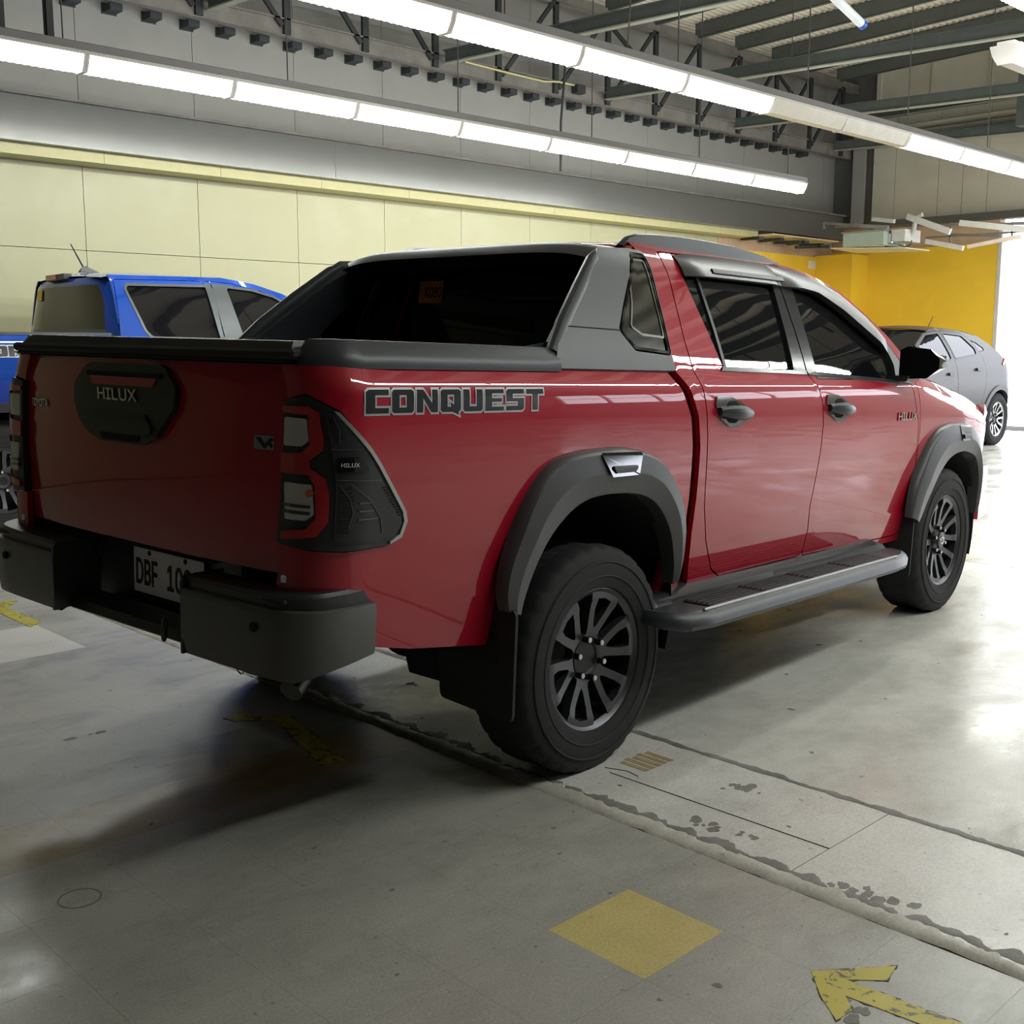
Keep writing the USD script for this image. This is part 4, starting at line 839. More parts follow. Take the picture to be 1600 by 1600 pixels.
# sports bar cross member and its inner hoop
hp = []
for t in np.linspace(-1, 1, 31):
    y = .678*t; k = 1-abs(t)**6; lift = 1.712+.040*k
    hp.append([(.205-.01*abs(t), y, lift-.03), (.225, y, lift-.002), (.26, y, lift+.012), (.40, y, lift+.016), (.445, y, lift+.008), (.445, y, lift-.05), (.35, y, lift-.055), (.225, y, lift-.05)])
tp('sports_bar', loft(hp, ring=True, caps=True), 'bar_satin', smooth=50)
tp('tonneau_cover', [bx((-1.16, -.76, 1.325), (.35, .76, 1.352), .008)]+[bx((-1.1+.28*k, -.74, 1.350), (-1.1+.28*k+.26, .74, 1.3555), .003) for k in range(5)], 'black_rough')
tp('tailgate_cap', hull([(x, y, z) for x, y, z in ((-1.152, -.735, 1.316), (-1.152, .745, 1.316), (-1.146, -.735, 1.330), (-1.146, .745, 1.330), (-1.118, -.715, 1.372), (-1.118, .70, 1.379), (-1.03, -.71, 1.374), (-1.03, .69, 1.381), (-1.03, -.735, 1.316), (-1.03, .745, 1.316))]), 'black_satin')

# --- tailgate
TGX = CubicSpline([.75, .85, .95, 1.05, 1.15, 1.25, 1.32], [-1.154, -1.159, -1.162, -1.163, -1.160, -1.152, -1.140])
def tg(y, z, off=0.0): return np.stack([TGX(z)+.03*np.abs(y/.72)**3-off+0*y, y, z], -1)
tgp = rnd([(-.714, .76), (.714, .76), (.716, 1.14), (.726, 1.24), (.742, 1.312), (-.742, 1.312), (-.726, 1.24), (-.716, 1.14)], .012)
hpan = rnd([(.245, 1.118), (.282, 1.175), (.287, 1.23), (.225, 1.288), (.19, 1.297), (-.19, 1.297), (-.225, 1.288), (-.287, 1.23), (-.282, 1.175), (-.19, 1.085), (-.12, 1.062), (.12, 1.062), (.19, 1.085)], .012)
hx_ = .035                                        # the panel reads a touch left of centre
hpan = affinity.translate(hpan, hx_, 0)
T_ = tp('tailgate', skin(tgp, lambda y, z: tg(y, z), .03, .03, (-1, 0, 0)), 'red_paint')
hs = tp('handle_panel', skin(hpan, lambda y, z: tg(y, z, .020), .018, .03, (-1, 0, 0)), 'black_satin', T_)
tp('grip_recess', skin(rnd([(hx_-.20, 1.262), (hx_+.19, 1.262), (hx_+.17, 1.232), (hx_-.17, 1.232)], .008), lambda y, z: tg(y, z, .0235), .03, .004, (-1, 0, 0)), 'red_paint', T_)
tp('grip_shadow', skin(rnd([(hx_-.215, 1.272), (hx_+.205, 1.272), (hx_+.205, 1.258), (hx_-.215, 1.258)], .005), lambda y, z: tg(y, z, .0245), .03, .004, (-1, 0, 0)), 'cavity', T_)
tp('camera_hood', skin(rnd([(hx_-.13, 1.165), (hx_+.13, 1.165), (hx_+.19, 1.105), (hx_+.15, 1.09), (hx_-.15, 1.09), (hx_-.19, 1.105)], .01), lambda y, z: tg(y, z, .030-.02*np.clip((z-1.14)/.03, 0, 1)), .015, .02, (-1, 0, 0)), 'black_satin', T_)
tp('camera_recess', skin(rnd([(hx_-.12, 1.104), (hx_+.12, 1.104), (hx_+.10, 1.068), (hx_-.10, 1.068)], .008), lambda y, z: tg(y, z, .024), .03, .003, (-1, 0, 0)), 'cavity', T_)
Ft = lambda a, b: tg(.155+hx_*0-a-.0+b*.25, 1.187+b, .0235)
tp('lettering', letters('HILUX', Ft, .036, .222, (-1, 0, 0), .004), 'chrome', T_, smooth=False)
Fy = lambda a, b: tg(.675-a, 1.142+b, .002)
tp('lettering', letters('TOYOTA', Fy, .027, .135, (-1, 0, 0), .003), 'chrome', T_, smooth=False)
vb = tp('badge', skin(rnd([(-.588, 1.087), (-.664, 1.087), (-.664, 1.124), (-.588, 1.124)], .006), lambda y, z: tg(y, z, .004), .02, .006, (-1, 0, 0)), 'chrome', T_)
tp('badge_mark', skin(Polygon([(-.594, 1.119), (-.613, 1.119), (-.630, 1.102), (-.648, 1.119), (-.660, 1.119), (-.660, 1.112), (-.652, 1.109), (-.660, 1.096), (-.655, 1.092), (-.645, 1.103), (-.632, 1.090), (-.627, 1.090)]), lambda y, z: tg(y, z, .0052), .02, .003, (-1, 0, 0)), 'ink_black', T_)
for s in (-1, 1): tp('tailgate_stop', bx((-1.16, s*.712, .742), (-1.135, s*.735, .765), .004), 'chrome')
# --- rear bumper
bw = []
for s in (-1, 1):
    path = [(-.965, .868), (-1.06, .878), (-1.13, .872), (-1.175, .850), (-1.205, .815), (-1.220, .77), (-1.226, .70), (-1.230, .55), (-1.232, .42), (-1.232, .365)]
    lo, up = [], []
    for i, (x, y) in enumerate(path):
        p0 = np.array(path[max(i-1, 0)]); p1 = np.array(path[min(i+1, len(path)-1)]); d = p1-p0; d = d/np.linalg.norm(d); n = np.array([d[1], -d[0]]); n = n if n@np.array([-.3, 1]) > 0 or True else -n
        n = np.array([d[1], -d[0]]); 
        if n[0] > 0 and y < .85: n = -n
        if n[1] < 0 and y >= .85: n = -n
        t = i/(len(path)-1); zb = .538-.045*min(1, t*2.2); zt = .690+.0*t
        rowL = [(-.06, zb+.02), (-.02, zb+.002), (-.002, zb+.01), (.004, zb+.05), (.006, zt-.02), (.002, zt-.004), (-.008, zt), (-.05, zt+.003)]
        lo.append([(x+n[0]*o, s*(y+n[1]*o), z) for o, z in rowL])
        zu = .738-.018*t; rowU = [(-.012, zt-.01), (-.010, zu-.012), (-.018, zu-.002), (-.03, zu), (-.10, zu)]
        up.append([(x+n[0]*o, s*(y+n[1]*o), z) for o, z in rowU])
    b_ = tp('rear_bumper', loft(lo), 'bumper_face')
    tp('bumper_step', loft(up), 'black_satin', b_)
    tp('inner_end', hull([(-1.236, s*.362, .50), (-1.236, s*.362, .705), (-1.225, s*.362, .722), (-1.09, s*.345, .722), (-1.09, s*.345, .52), (-1.236, s*.375, .50), (-1.234, s*.375, .71), (-1.09, s*.36, .722)]), 'bumper_grey', b_)
    tp('step_pad', bx((-1.215, s*.37, .700), (-1.10, s*.80, .716), .006), 'black_rough', b_)
    tp('sensor', lathe([(0, 0), (.012, 0), (.013, .003), (.013, .012)], 20).apply_transform(trimesh.transformations.translation_matrix([-1.2405, s*.70, .635])@trimesh.transformations.rotation_matrix(math.pi/2*-1, [0, 0, 1])), 'cavity', b_)
b_ = tp('bumper_bar', hull([(x, y, z) for x, z in ((-1.17, .498), (-1.185, .508), (-1.175, .535), (-1.10, .555), (-1.06, .50)) for y in (-.37, .37)]), 'black_satin')
tp('plate_backing', bx((-1.055, -.40, .52), (-1.035, .40, .74), .004), 'black_satin', b_)
tp('centre_step', bx((-1.075, -.36, .738), (-1.04, .36, .75), .004), 'black_rough', b_)
for y in (-.27, .27): tp('plate_lamp', bx((-1.085, y-.03, .726), (-1.05, y+.03, .738), .004), 'cavity', b_)
tp('hitch_ring', lathe([(.03+.006*math.cos(a), .006*math.sin(a)) for a in np.linspace(0, 2*math.pi, 11)], 24).apply_transform(trimesh.transformations.translation_matrix([-1.218, -.25, .545])@trimesh.transformations.rotation_matrix(.9, [0, 0, 1])), 'exhaust', b_)
PY, PZ, PXX = -.035, .648, -1.068
pl = tp('number_plate', bx((PXX-.004, PY-.195, PZ-.072), (PXX, PY+.195, PZ+.072), .003), 'plate_white')
def condensed(txt, y0, y1, z0, z1, mat='ink_black'):
    F_ = lambda a, b: np.stack([PXX-.0045+0*a, y0-a, z0+b], 1); tp('lettering', letters(txt, F_, z1-z0, y0-y1, (-1, 0, 0), .0012, bold=True), mat, pl, smooth=False)
condensed('DBF', PY+.178, PY+.055, PZ-.045, PZ+.038); condensed('1080', PY+.0, PY-.178, PZ-.045, PZ+.038)
for y in (-.10, .10): tp('bolt', lathe([(0, 0), (.008, 0), (.008, .005)], 14).apply_transform(trimesh.transformations.translation_matrix([PXX-.006, PY+y, PZ+.06])@trimesh.transformations.rotation_matrix(-math.pi/2, [0, 0, 1])), 'cavity', pl)
tp('exhaust_tip', cat_([tube([(-.86, -.60, .56), (-.96, -.63, .50), (-1.06, -.665, .452), (-1.10, -.68, .43)], .033, 16)]), 'exhaust')
tp('loop_wire', tube([(-1.12, -.48+.022*math.cos(a), .472+.03*math.sin(a)) for a in np.linspace(.3, 2*math.pi-.3, 14)], .0022, 6), 'silver_print')
tp('chassis', [bx((-1.05, -.50, .50), (3.9, -.34, .64), .01), bx((-1.05, .34, .50), (3.9, .50, .64), .01), bx((-1.0, -.44, .60), (.6, .44, .74), .01), bx((.6, -.78, .46), (2.6, .78, .56), .01), bx((2.5, -.60, .45), (3.95, .60, .9), .02)], 'cavity')
tp('bed_floor_box', [bx((-1.08, -.44, .74), (.38, .44, .80), .01), bx((-1.0, -.78, .66), (-.50, .78, .72), .01)], 'cavity')
part(truck, 'rear_axle', [tube([(0, -.62, .37), (0, .62, .37)], .055, 12), trimesh.creation.icosphere(2, .14).apply_translation([0, 0, .37])], 'cavity')
tp('spare_wheel_well', lathe([(.36, 0), (.36, .2), (.2, .22), (0, .22)], 30).apply_transform(trimesh.transformations.translation_matrix([-.62, 0, .42])@trimesh.transformations.rotation_matrix(math.pi/2, [1, 0, 0])), 'cavity')
tp('cabin_shell', [bx((.52, -.74, .60), (2.45, .74, 1.30), .03), bx((.95, -.55, 1.30), (1.15, -.1, 1.58), .04), bx((.95, .1, 1.30), (1.15, .55, 1.58), .04)], 'cavity')

# --- wheels
def tyre_mesh(R, rim, half, n=180, lug=True):
    prof = [(rim+.004, -half*.80), (rim+.012, -half*.92), (rim+.05, -half*1.0), (R-.06, -half*.99), (R-.028, -half*.93), (R-.012, -half*.86), (R-.003, -half*.74), (R, -half*.5), (R, -half*.28), (R, -half*.22), (R, half*.22), (R, half*.28), (R, half*.5), (R-.003, half*.74), (R-.012, half*.86), (R-.028, half*.93), (R-.06, half*.99), (rim+.05, half), (rim+.012, half*.92), (rim+.004, half*.80)]
    th = np.arange(n)*2*math.pi/n; V = []
    for r, a in prof:
        rr = np.full(n, r); aa = np.full(n, a)
        if lug and abs(a) > half*.7 and r > R-.014: rr = rr-np.where((np.arange(n) % 6) < 2, .005, 0)
        if lug and abs(abs(a)-half*.25) < half*.05 and r == R: rr = rr-.006
        if lug and abs(a) < half*.23 and r == R: rr = rr-np.where((np.arange(n)+2) % 6 < 1, .005, 0)
        if abs(r-(rim+.05)) < 1e-9: aa = aa*1.0
        V.append(np.stack([rr*np.cos(th), aa, rr*np.sin(th)], 1))
    return loft(V, ring=True)
def wheel(parent, loc, s, emblem, rimmat, R=.387, half=.128):
    """s = -1: face towards -y. Built round the hub at the origin."""
    mv = lambda m: moved(m, loc)
    fx = lambda m: m if s < 0 else mirror_y(m)
    def put(nm, m, mat, par, sm=35): return part(par, nm, mv(fx(cat_(m) if isinstance(m, list) else m)), mat, sm)
    w = put('wheel', tyre_mesh(R, .235, half), 'rubber', parent, 28)
    for q in (.285, .332): put('sidewall_ring', lathe([(q-.004, -half*1.0+.0), (q, -half-.0025), (q+.004, -half*1.0+.0)], 90), 'rubber', w)
    put('rim_barrel', lathe([(.246, -half*.84), (.240, -half*.80), (.226, -half*.70), (.215, -half*.3), (.21, half*.5), (.06, half*.5), (0, half*.5)], 72), 'rim_barrel', w)
    put('rim_lip', lathe([(.222, -half*.76), (.232, -half*.82), (.240, -half*.88), (.247, -half*.86), (.247, -half*.78)], 96), rimmat, w)
    # six pairs of spokes, each pair framing a pocket
    shp = [Point(0, 0).buffer(.082, quad_segs=12)]
    for k in range(6):
        a = math.radians(60*k+12)
        def pt(r, d): return (r*math.cos(a+math.radians(d)), r*math.sin(a+math.radians(d)))
        for sg in (-1, 1): shp.append(Polygon([pt(.06, 0), pt(.06, sg*28), pt(.10, sg*18.5), pt(.16, sg*19.5), pt(.215, sg*19.5), pt(.237, sg*18.5), pt(.237, sg*8), pt(.205, sg*10.5), pt(.17, sg*11.0), pt(.115, sg*5.5), pt(.10, 0)]))
        shp.append(Polygon([pt(.207, -13), pt(.211, 0), pt(.207, 13), pt(.237, 18), pt(.237, 9), pt(.237, 0), pt(.237, -9), pt(.237, -18)]))
    face = unary_union(shp).buffer(.0015).intersection(Point(0, 0).buffer(.238, quad_segs=32))
    dish = lambda x, z: -half*.80+.038*np.clip(1-np.hypot(x, z)/.20, 0, 1)**.7
    put('spokes', skin(face, lambda x, z: np.stack([x, dish(x, z), z], 1), .014, .032, (0, -1, 0)), rimmat, w, 30)
    put('hub', lathe([(.072, -half*.52), (.070, -half*.60), (.055, -half*.60), (.050, -half*.56), (0, -half*.56)], 36), 'rim_barrel', w)
    for k in range(6):
        a = math.radians(60*k+42); c = np.array([.0698*math.cos(a), 0, .0698*math.sin(a)])
        put('lug_nut', moved(lathe([(.011, -half*.45), (.011, -half*.74), (.0095, -half*.78)], 6), c), 'rim_barrel', w)
        put('nut_cap', moved(lathe([(.0095, -half*.775), (.0085, -half*.80), (0, -half*.805)], 12), c), 'fixture_white', w)
    if emblem:
        put('hub_cap', lathe([(.045, -half*.72), (.043, -half*.79), (.036, -half*.81), (0, -half*.82)], 32), 'rim_dark', w)
        E = lambda a, b, cx, cz: tube([(cx+a*math.cos(t), -half*.82-.001, cz+b*math.sin(t)) for t in np.linspace(0, 2*math.pi, 28, endpoint=False)], .0022, 6, closed=True)
        put('hub_emblem', [E(.028, .019, 0, 0), E(.009, .018, 0, 0), E(.020, .008, 0, .009)], 'chrome', w)
    return w
for s in (-1, 1):
    wheel(truck, (0, s*.768, .382), s, False, 'rim_dark'); wheel(truck, (WB, s*.765, .382), s, True, 'rim_dark')
# ================================================================ THE OTHER TWO CARS
def simple_car(root, wz, ww, kx, kv):
    W_ = PchipInterpolator(wz, ww); K_ = PchipInterpolator(kx, kv)
    def fl(u, z, s=-1, off=0.0):
        u, z = np.broadcast_arrays(np.asarray(u, float), np.asarray(z, float))
        return np.stack([u, s*(W_(np.clip(z, wz[0], wz[-1]))*K_(np.clip(u, kx[0], kx[-1]))+off), z], -1)
    def panel(nm, poly, s, mat, h=.05, off=0., thick=.02, parent=None):
        return part(parent or root, nm, skin(poly, lambda u, z: fl(u, z, s, off), h, thick, (0, s, 0)), mat)
    return fl, panel
# ---------------------------------------------------------------- blue pickup, parked against the cream wall
bl = thing('pickup_truck', 'blue double-cab pickup with a roof aerial, parked against the cream panel wall', 'pickup truck', (.40, 6.2, 0))
fl, pn = simple_car(bl, [.5, .8, 1.1, 1.3, 1.42, 1.50, 1.7, 1.88, 1.95, 2.0], [.90, .955, .965, .955, .935, .905, .835, .765, .72, .64], [-1.4, -1.2, 2.6, 3.6, 4.0], [.95, 1, 1, .96, .8])
BR_ = .42; BWB = 3.22
aw = lambda cx: [(cx+.50*math.cos(t), .44+.50*math.sin(t)) for t in np.linspace(math.radians(-5), math.radians(185), 22)]
bedp = Polygon([(-1.25, 1.50), (.895, 1.495), (.91, .55), (.55, .55)]+aw(0)+[(-.52, .55), (-1.25, .62)])
rd = rnd([(1.01, 1.93), (1.86, 1.945), (1.875, 1.5), (1.90, 1.30), (1.90, .62), (1.2, .60), (.98, .80), (.955, 1.3), (.985, 1.6)], .02)
fd = rnd([(1.868, 1.945), (2.08, 1.93), (2.32, 1.88), (2.55, 1.80), (2.80, 1.66), (2.95, 1.50), (2.98, 1.2), (2.99, .62), (1.908, .62), (1.908, 1.30), (1.883, 1.5)], .02)
rw = rnd([(1.09, 1.885), (1.85, 1.895), (1.89, 1.47), (1.24, 1.485), (1.20, 1.53)], .03)
fw = rnd([(2.00, 1.895), (2.24, 1.875), (2.44, 1.825), (2.66, 1.715), (2.83, 1.58), (2.88, 1.46), (2.07, 1.465)], .02)
cabp = Polygon([(.985, 1.97), (2.0, 1.985), (2.28, 1.94), (2.55, 1.86), (2.80, 1.74), (3.0, 1.58), (3.06, 1.45), (3.06, .55), (.985, .55), (.975, 1.4)])
fenp = Polygon([(3.07, 1.44), (3.07, .55), (BWB-.52, .55)]+aw(BWB)[::-1]+[(BWB+.5, .6), (4.0, .7), (4.02, 1.1), (3.8, 1.3), (3.4, 1.40)]).buffer(0)
bpl = Polygon([(1.80, 1.93), (2.06, 1.92), (2.09, 1.455), (1.84, 1.455)]).difference(unary_union([Polygon(rw.exterior).buffer(-.055), Polygon(fw.exterior)]))
for s in (-1, 1):
    pn('bed_side', bedp, s, 'blue_paint'); pn('cab_side', cabp.difference(unary_union([rd, fd]).buffer(.005)), s, 'blue_paint'); pn('fender', fenp, s, 'blue_paint')
    for nm, d, w in (('rear_door', rd, rw), ('front_door', fd, fw)):
        frame = w.buffer(.022).difference(w)
        p_ = pn(nm, d.difference(w), s, 'blue_paint'); pn('window', w, s, 'window_dark', .06, -.012, .004, p_)
        pn('window_frame', frame.intersection(d.buffer(.01)), s, 'pillar_grey', .04, .004, .01, p_)
        pn('pillar_trim', bpl.intersection(d).buffer(-.001), s, 'pillar_grey', .05, .005, .01, p_)
        hx = 1.15 if nm == 'rear_door' else 2.05
        part(p_, 'door_handle', bx((hx, s*.955, 1.29), (hx+.22, s*1.0, 1.33), .012), 'blue_paint')
    pn('rail_cap', Polygon([(-1.25, 1.515), (.895, 1.51), (.895, 1.49), (-1.25, 1.495)]), s, 'black_satin', .08, .004)
    pn('wheel_flare', Polygon([(.58*math.cos(t), .44+.56*math.sin(t)) for t in np.linspace(0, math.pi, 22)]+[(.49*math.cos(t), .44+.49*math.sin(t)) for t in np.linspace(math.pi, 0, 22)]).buffer(0), s, 'black_satin', .05, .045, .06)
    part(bl, 'tail_light', hull([(x, s*y, z) for x, y in ((-1.27, .80), (-1.27, .93), (-1.20, .96)) for z in (.98, 1.40)]), 'lens_red')
    wheel(bl, (0, s*.84, BR_), s, False, 'rim_dark', BR_, .14); wheel(bl, (BWB, s*.84, BR_), s, False, 'rim_dark', BR_, .14)
    for cx in (0, BWB): part(bl, 'wheel_well', arc_shell(cx, .46, .495, s, .90, .52), 'cavity')
    # decal letters
    pol, tt = word('TOR', .07)
    tf = lambda p: affinity.translate(affinity.scale(p, .118, .076, origin=(0, 0)), -.163, 1.334)
    pol = [tf(p) for p in pol]
    if s > 0: pol = [affinity.scale(p, -1, 1, origin=(.0, 0)) for p in pol]
    d_ = pn('side_decal', unary_union([p.buffer(.008, join_style=2) for p in pol]), s, 'silver_print', .03, .0022, .004)
    for p in pol: pn('decal_letter', p, s, 'decal_black', .03, .0034, .003, d_)
rs_ = lambda x, z, hw, c: [(x, hw*t, z+c*(1-t*t)) for t in np.linspace(-1, 1, 15)]
part(bl, 'roof', loft([rs_(.93, 1.945, .70, .03), rs_(1.0, 1.965, .69, .04), rs_(1.3, 1.975, .68, .05), rs_(1.9, 1.978, .68, .045), rs_(2.2, 1.955, .68, .04), rs_(2.45, 1.89, .70, .03)]), 'blue_paint', 60)
part(bl, 'windscreen', loft([[(x+c*(1-t*t), hw*t, z) for t in np.linspace(-1, 1, 11)] for x, z, hw, c in ((2.45, 1.895, .68, .06), (2.8, 1.70, .74, .1), (3.1, 1.50, .80, .14))]), 'window_dark', 60)
part(bl, 'bonnet', loft([rs_(3.0, 1.46, .85, .06), rs_(3.5, 1.39, .84, .06), rs_(3.9, 1.25, .80, .05), rs_(4.05, 1.05, .72, .04)]), 'blue_paint', 60)
part(bl, 'front_end', bx((3.8, -.78, .6), (4.1, .78, 1.15), .08), 'black_satin')
cbk = part(bl, 'cab_back', loft([[(x+.09*abs(t)**4, hw*t, z) for t in np.linspace(-1, 1, 17)] for x, z, hw in ((.89, .8, .93), (.885, 1.45, .90), (.885, 1.55, .87), (.91, 1.90, .74), (.93, 1.955, .70))]), 'blue_paint', 60)
gx_ = lambda z: .885+(z-1.55)*.0714-.008
part(bl, 'rear_window', loft([[(gx_(z)+.075*abs(t)**4, hw*t, z) for t in np.linspace(-1, 1, 15)] for z, hw in ((1.545, .80), (1.65, .77), (1.80, .72), (1.895, .675))]), 'window_bronze', 60)
part(bl, 'back_trim', loft([[(gx_(z)+.08*abs(t)**4, hw*t, z) for t in np.linspace(-1, 1, 15)] for z, hw in ((1.49, .83), (1.545, .805))]), 'pillar_grey', 60)
part(bl, 'plate_sticker', hull([(gx_(z)+b-.006-q, y, z) for y, z, b in ((.40, 1.79, .005), (.53, 1.79, .017), (.40, 1.88, .006), (.53, 1.88, .02)) for q in (0, .004)]), 'sticker_yellow')
part(bl, 'stop_lamp', hull([(x, y, z) for x in (.885, .95) for y, z in ((-.10, 1.955), (.27, 1.945), (-.10, 2.0), (.27, 1.995))]), 'black_satin')
part(bl, 'stop_lens', hull([(x, y, z) for x in (.880, .90) for y, z in ((.05, 1.958), (.25, 1.952), (.05, 1.995), (.25, 1.988))]), 'lens_red')
an = part(bl, 'aerial_base', hull([(1.06, -.03, 2.02), (1.06, .03, 2.02), (1.24, -.015, 2.02), (1.24, .015, 2.02), (1.08, -.012, 2.065), (1.10, .012, 2.07), (1.12, 0, 2.075)]), 'black_satin'); part(bl, 'aerial_rod', tube([(1.10, 0, 2.06), (1.00, 0, 2.25)], [.008, .005], 8), 'black_satin')
part(bl, 'tailgate', bx((-1.28, -.78, .80), (-1.24, .78, 1.5), .015), 'blue_paint'); part(bl, 'rear_bumper', bx((-1.40, -.88, .55), (-1.26, .88, .76), .04), 'black_satin')
part(bl, 'bed_floor', bx((-1.24, -.80, .80), (.90, .80, .86)), 'black_rough')
part(bl, 'underbody', [bx((-1.1, -.50, .45), (3.9, .50, .80), .02), bx((.93, -.85, .50), (3.0, .85, .62), .02)], 'cavity')
part(bl, 'cabin_shell', bx((1.0, -.80, .62), (2.9, .80, 1.42), .03), 'cavity')

# ---------------------------------------------------------------- grey hatchback by the opening, nose towards us
SX, SY = 13.4, 4.32                         # rear axle; the nose points to -x, so local x is measured backwards
sv = thing('suv', 'dark grey compact crossover car by the bright opening, nose towards the camera', 'car', (SX, SY, 0), 180)
fl2, pn2 = simple_car(sv, [.25, .5, .8, 1.05, 1.2, 1.25, 1.4, 1.55, 1.62, 1.66], [.84, .885, .905, .888, .848, .828, .755, .665, .61, .54], [-.72, -.45, -.2, 2.4, 3.0, 3.45], [.72, .92, 1, 1, .95, .72])
# local x forward = world -x; its left side (world -y) is local +y
awS = lambda cx: [(cx+.42*math.cos(t), .37+.42*math.sin(t)) for t in np.linspace(math.radians(-8), math.radians(188), 20)]
X_ = lambda w: SX-w
body_s = Polygon([(X_(13.93), .40), (X_(13.95), .80), (X_(13.75), 1.08), (X_(13.58), 1.24), (X_(13.30), 1.42), (X_(13.05), 1.53), (X_(12.6), 1.60), (X_(12.0), 1.635), (X_(11.7), 1.61), (X_(11.3), 1.46), (X_(10.85), 1.24), (X_(10.3), 1.16), (X_(9.95), .95), (X_(9.95), .40)]+[(2.6+.44, .34)]+awS(2.6)+[(2.16, .30), (.44, .30)]+awS(0)+[(-.44, .36)]).buffer(0)
d1 = rnd([(X_(11.15), 1.42), (X_(11.5), 1.56), (X_(11.97), 1.595), (X_(12.05), 1.2), (X_(12.08), .9), (X_(12.05), .38), (X_(11.15), .38), (X_(11.08), .9), (X_(11.10), 1.2)], .03)
d2 = rnd([(X_(11.985), 1.595), (X_(12.6), 1.565), (X_(12.82), 1.43), (X_(12.93), 1.25), (X_(12.96), .9), (X_(12.88), .72), (X_(12.75), .40), (X_(12.065), .38), (X_(12.095), .9), (X_(12.065), 1.2)], .03)
w1 = rnd([(X_(11.20), 1.40), (X_(11.52), 1.535), (X_(11.90), 1.56), (X_(11.98), 1.225), (X_(11.22), 1.20)], .03)
w2 = rnd([(X_(12.03), 1.56), (X_(12.55), 1.53), (X_(12.78), 1.36), (X_(12.78), 1.29), (X_(12.10), 1.235)], .03)
w3 = rnd([(X_(12.66), 1.50), (X_(12.90), 1.44), (X_(13.12), 1.34), (X_(12.90), 1.32), (X_(12.83), 1.36)], .02)
w3 = w3.difference(d2.buffer(.012)); 
w3 = max(getattr(w3, 'geoms', [w3]), key=lambda g: g.area)
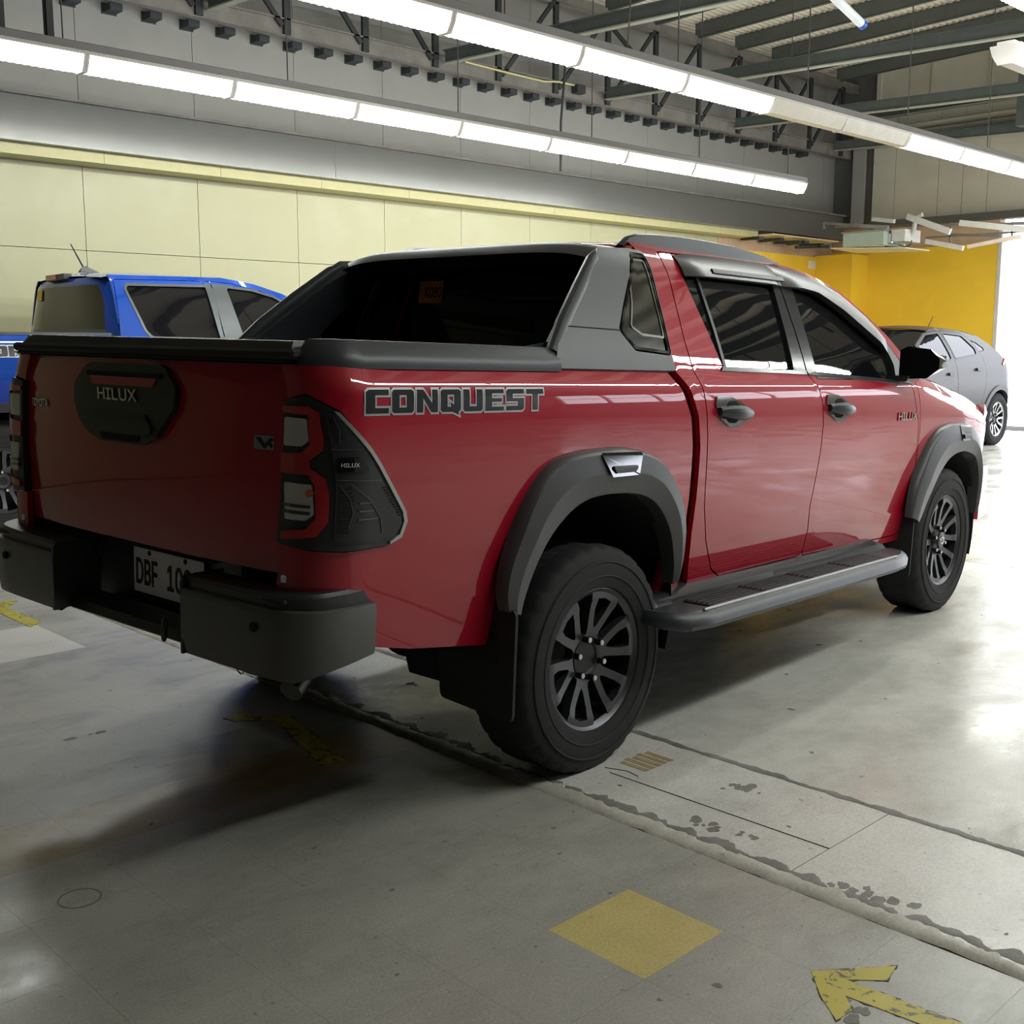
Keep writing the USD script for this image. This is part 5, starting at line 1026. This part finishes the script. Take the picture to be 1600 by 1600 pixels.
for s in (-1, 1):
    pn2('body_side', body_s.difference(unary_union([d1, d2, w3]).buffer(.004)), s, 'grey_paint'); pn2('quarter_window', w3, s, 'window_dark', .05, -.008, .004)
    for nm, d, w in (('front_door', d1, w1), ('rear_door', d2, w2)):
        p_ = pn2(nm, d.difference(w), s, 'grey_paint'); pn2('window', w, s, 'window_dark', .06, -.008, .004, p_)
        pn2('window_trim', w.buffer(.014).difference(w), s, 'black_satin', .05, .003, .008, p_)
        hx = X_(11.88) if nm == 'front_door' else X_(12.72); hz = 1.03 if nm == 'front_door' else 1.08
        part(p_, 'door_handle', hull([tuple(fl2(hx+a, hz+b, s, o)) for a in (-.09, .09) for b in (-.018, .018) for o in (-.01, .03)]), 'black_satin', p_ and 35)
    ring = lambda cx: Polygon([(cx+.50*math.cos(t), .37+.48*math.sin(t)) for t in np.linspace(-.05, math.pi+.05, 20)]+[(cx+.415*math.cos(t), .37+.415*math.sin(t)) for t in np.linspace(math.pi+.05, -.05, 20)]).buffer(0)
    for cx in (0, 2.6): pn2('wheel_flare', ring(cx), s, 'flare_grey', .05, .012, .05); part(sv, 'wheel_well', arc_shell(cx, .38, .415, s, .86, .55), 'cavity')
    pn2('sill_trim', Polygon([(.44, .30), (2.16, .30), (2.16, .40), (.44, .40)]), s, 'flare_grey', .08, .010)
    part(sv, 'mirror', hull([(2.02, s*.90, 1.18), (2.02, s*1.04, 1.19), (2.02, s*.92, 1.29), (2.02, s*1.05, 1.27), (2.15, s*.93, 1.20), (2.15, s*1.0, 1.21), (2.14, s*.95, 1.27)]), 'grey_paint')
    part(sv, 'tail_light', hull([tuple(fl2(u, z, s, o)) for u, z in ((X_(13.50), 1.14), (X_(13.80), 1.02), (X_(13.62), 1.22)) for o in (-.03, .012)]), 'lens_red')
    part(sv, 'headlight', hull([(2.95, s*.82, .86), (3.2, s*.80, .82), (3.3, s*.62, .9), (3.25, s*.6, .75), (3.0, s*.80, .98)]), 'lens_clear')
    for cx in (0, 2.6): wheel(sv, (cx, s*.79, .37), s, False, 'rim_silver', .37, .11)
part(sv, 'roof', loft([rs_(X_(13.35), 1.47, .60, .05), rs_(X_(13.1), 1.545, .62, .05), rs_(X_(12.7), 1.60, .61, .05), rs_(X_(12.2), 1.625, .60, .05), rs_(X_(11.85), 1.62, .60, .045), rs_(X_(11.65), 1.595, .61, .04)]), 'grey_paint', 60)
part(sv, 'rear_spoiler', hull([(X_(13.30), y, 1.49) for y in (-.58, .58)]+[(X_(13.62), y, 1.455) for y in (-.52, .52)]+[(X_(13.62), y, 1.43) for y in (-.52, .52)]+[(X_(13.30), y, 1.53) for y in (-.3, .3)]), 'grey_paint')
part(sv, 'windscreen', loft([[(x+c*(1-t*t), hw*t, z) for t in np.linspace(-1, 1, 13)] for x, z, hw, c in ((X_(11.70), 1.605, .60, .06), (X_(11.35), 1.44, .70, .09), (X_(10.9), 1.22, .80, .12))]), 'window_dark', 60)
part(sv, 'bonnet', loft([rs_(X_(11.0), 1.20, .85, .06), rs_(X_(10.6), 1.16, .84, .06), rs_(X_(10.2), 1.06, .80, .05), rs_(X_(9.98), .88, .70, .03)]), 'grey_paint', 60)
part(sv, 'front_bumper', hull([(X_(10.1), y, z) for y in (-.82, .82) for z in (.28, .9)]+[(X_(9.92), y, z) for y in (-.60, .60) for z in (.34, .8)]), 'black_satin')
part(sv, 'tailgate', hull([(X_(13.93), y, z) for y in (-.68, .68) for z in (.42, .8)]+[(X_(13.65), y, 1.22) for y in (-.68, .68)]+[(X_(13.5), y, 1.40) for y in (-.55, .55)]+[(X_(13.4), y, .4) for y in (-.8, .8)]), 'grey_paint')
part(sv, 'aerial', tube([(X_(12.95), 0, 1.62), (X_(13.12), 0, 1.82)], [.008, .005], 6), 'black_satin')
part(sv, 'underbody', bx((X_(13.7), -.56, .25), (X_(10.1), .56, .60), .03), 'cavity'); part(sv, 'cabin_shell', bx((X_(13.3), -.72, .40), (X_(11.1), .72, 1.18), .05), 'cavity')
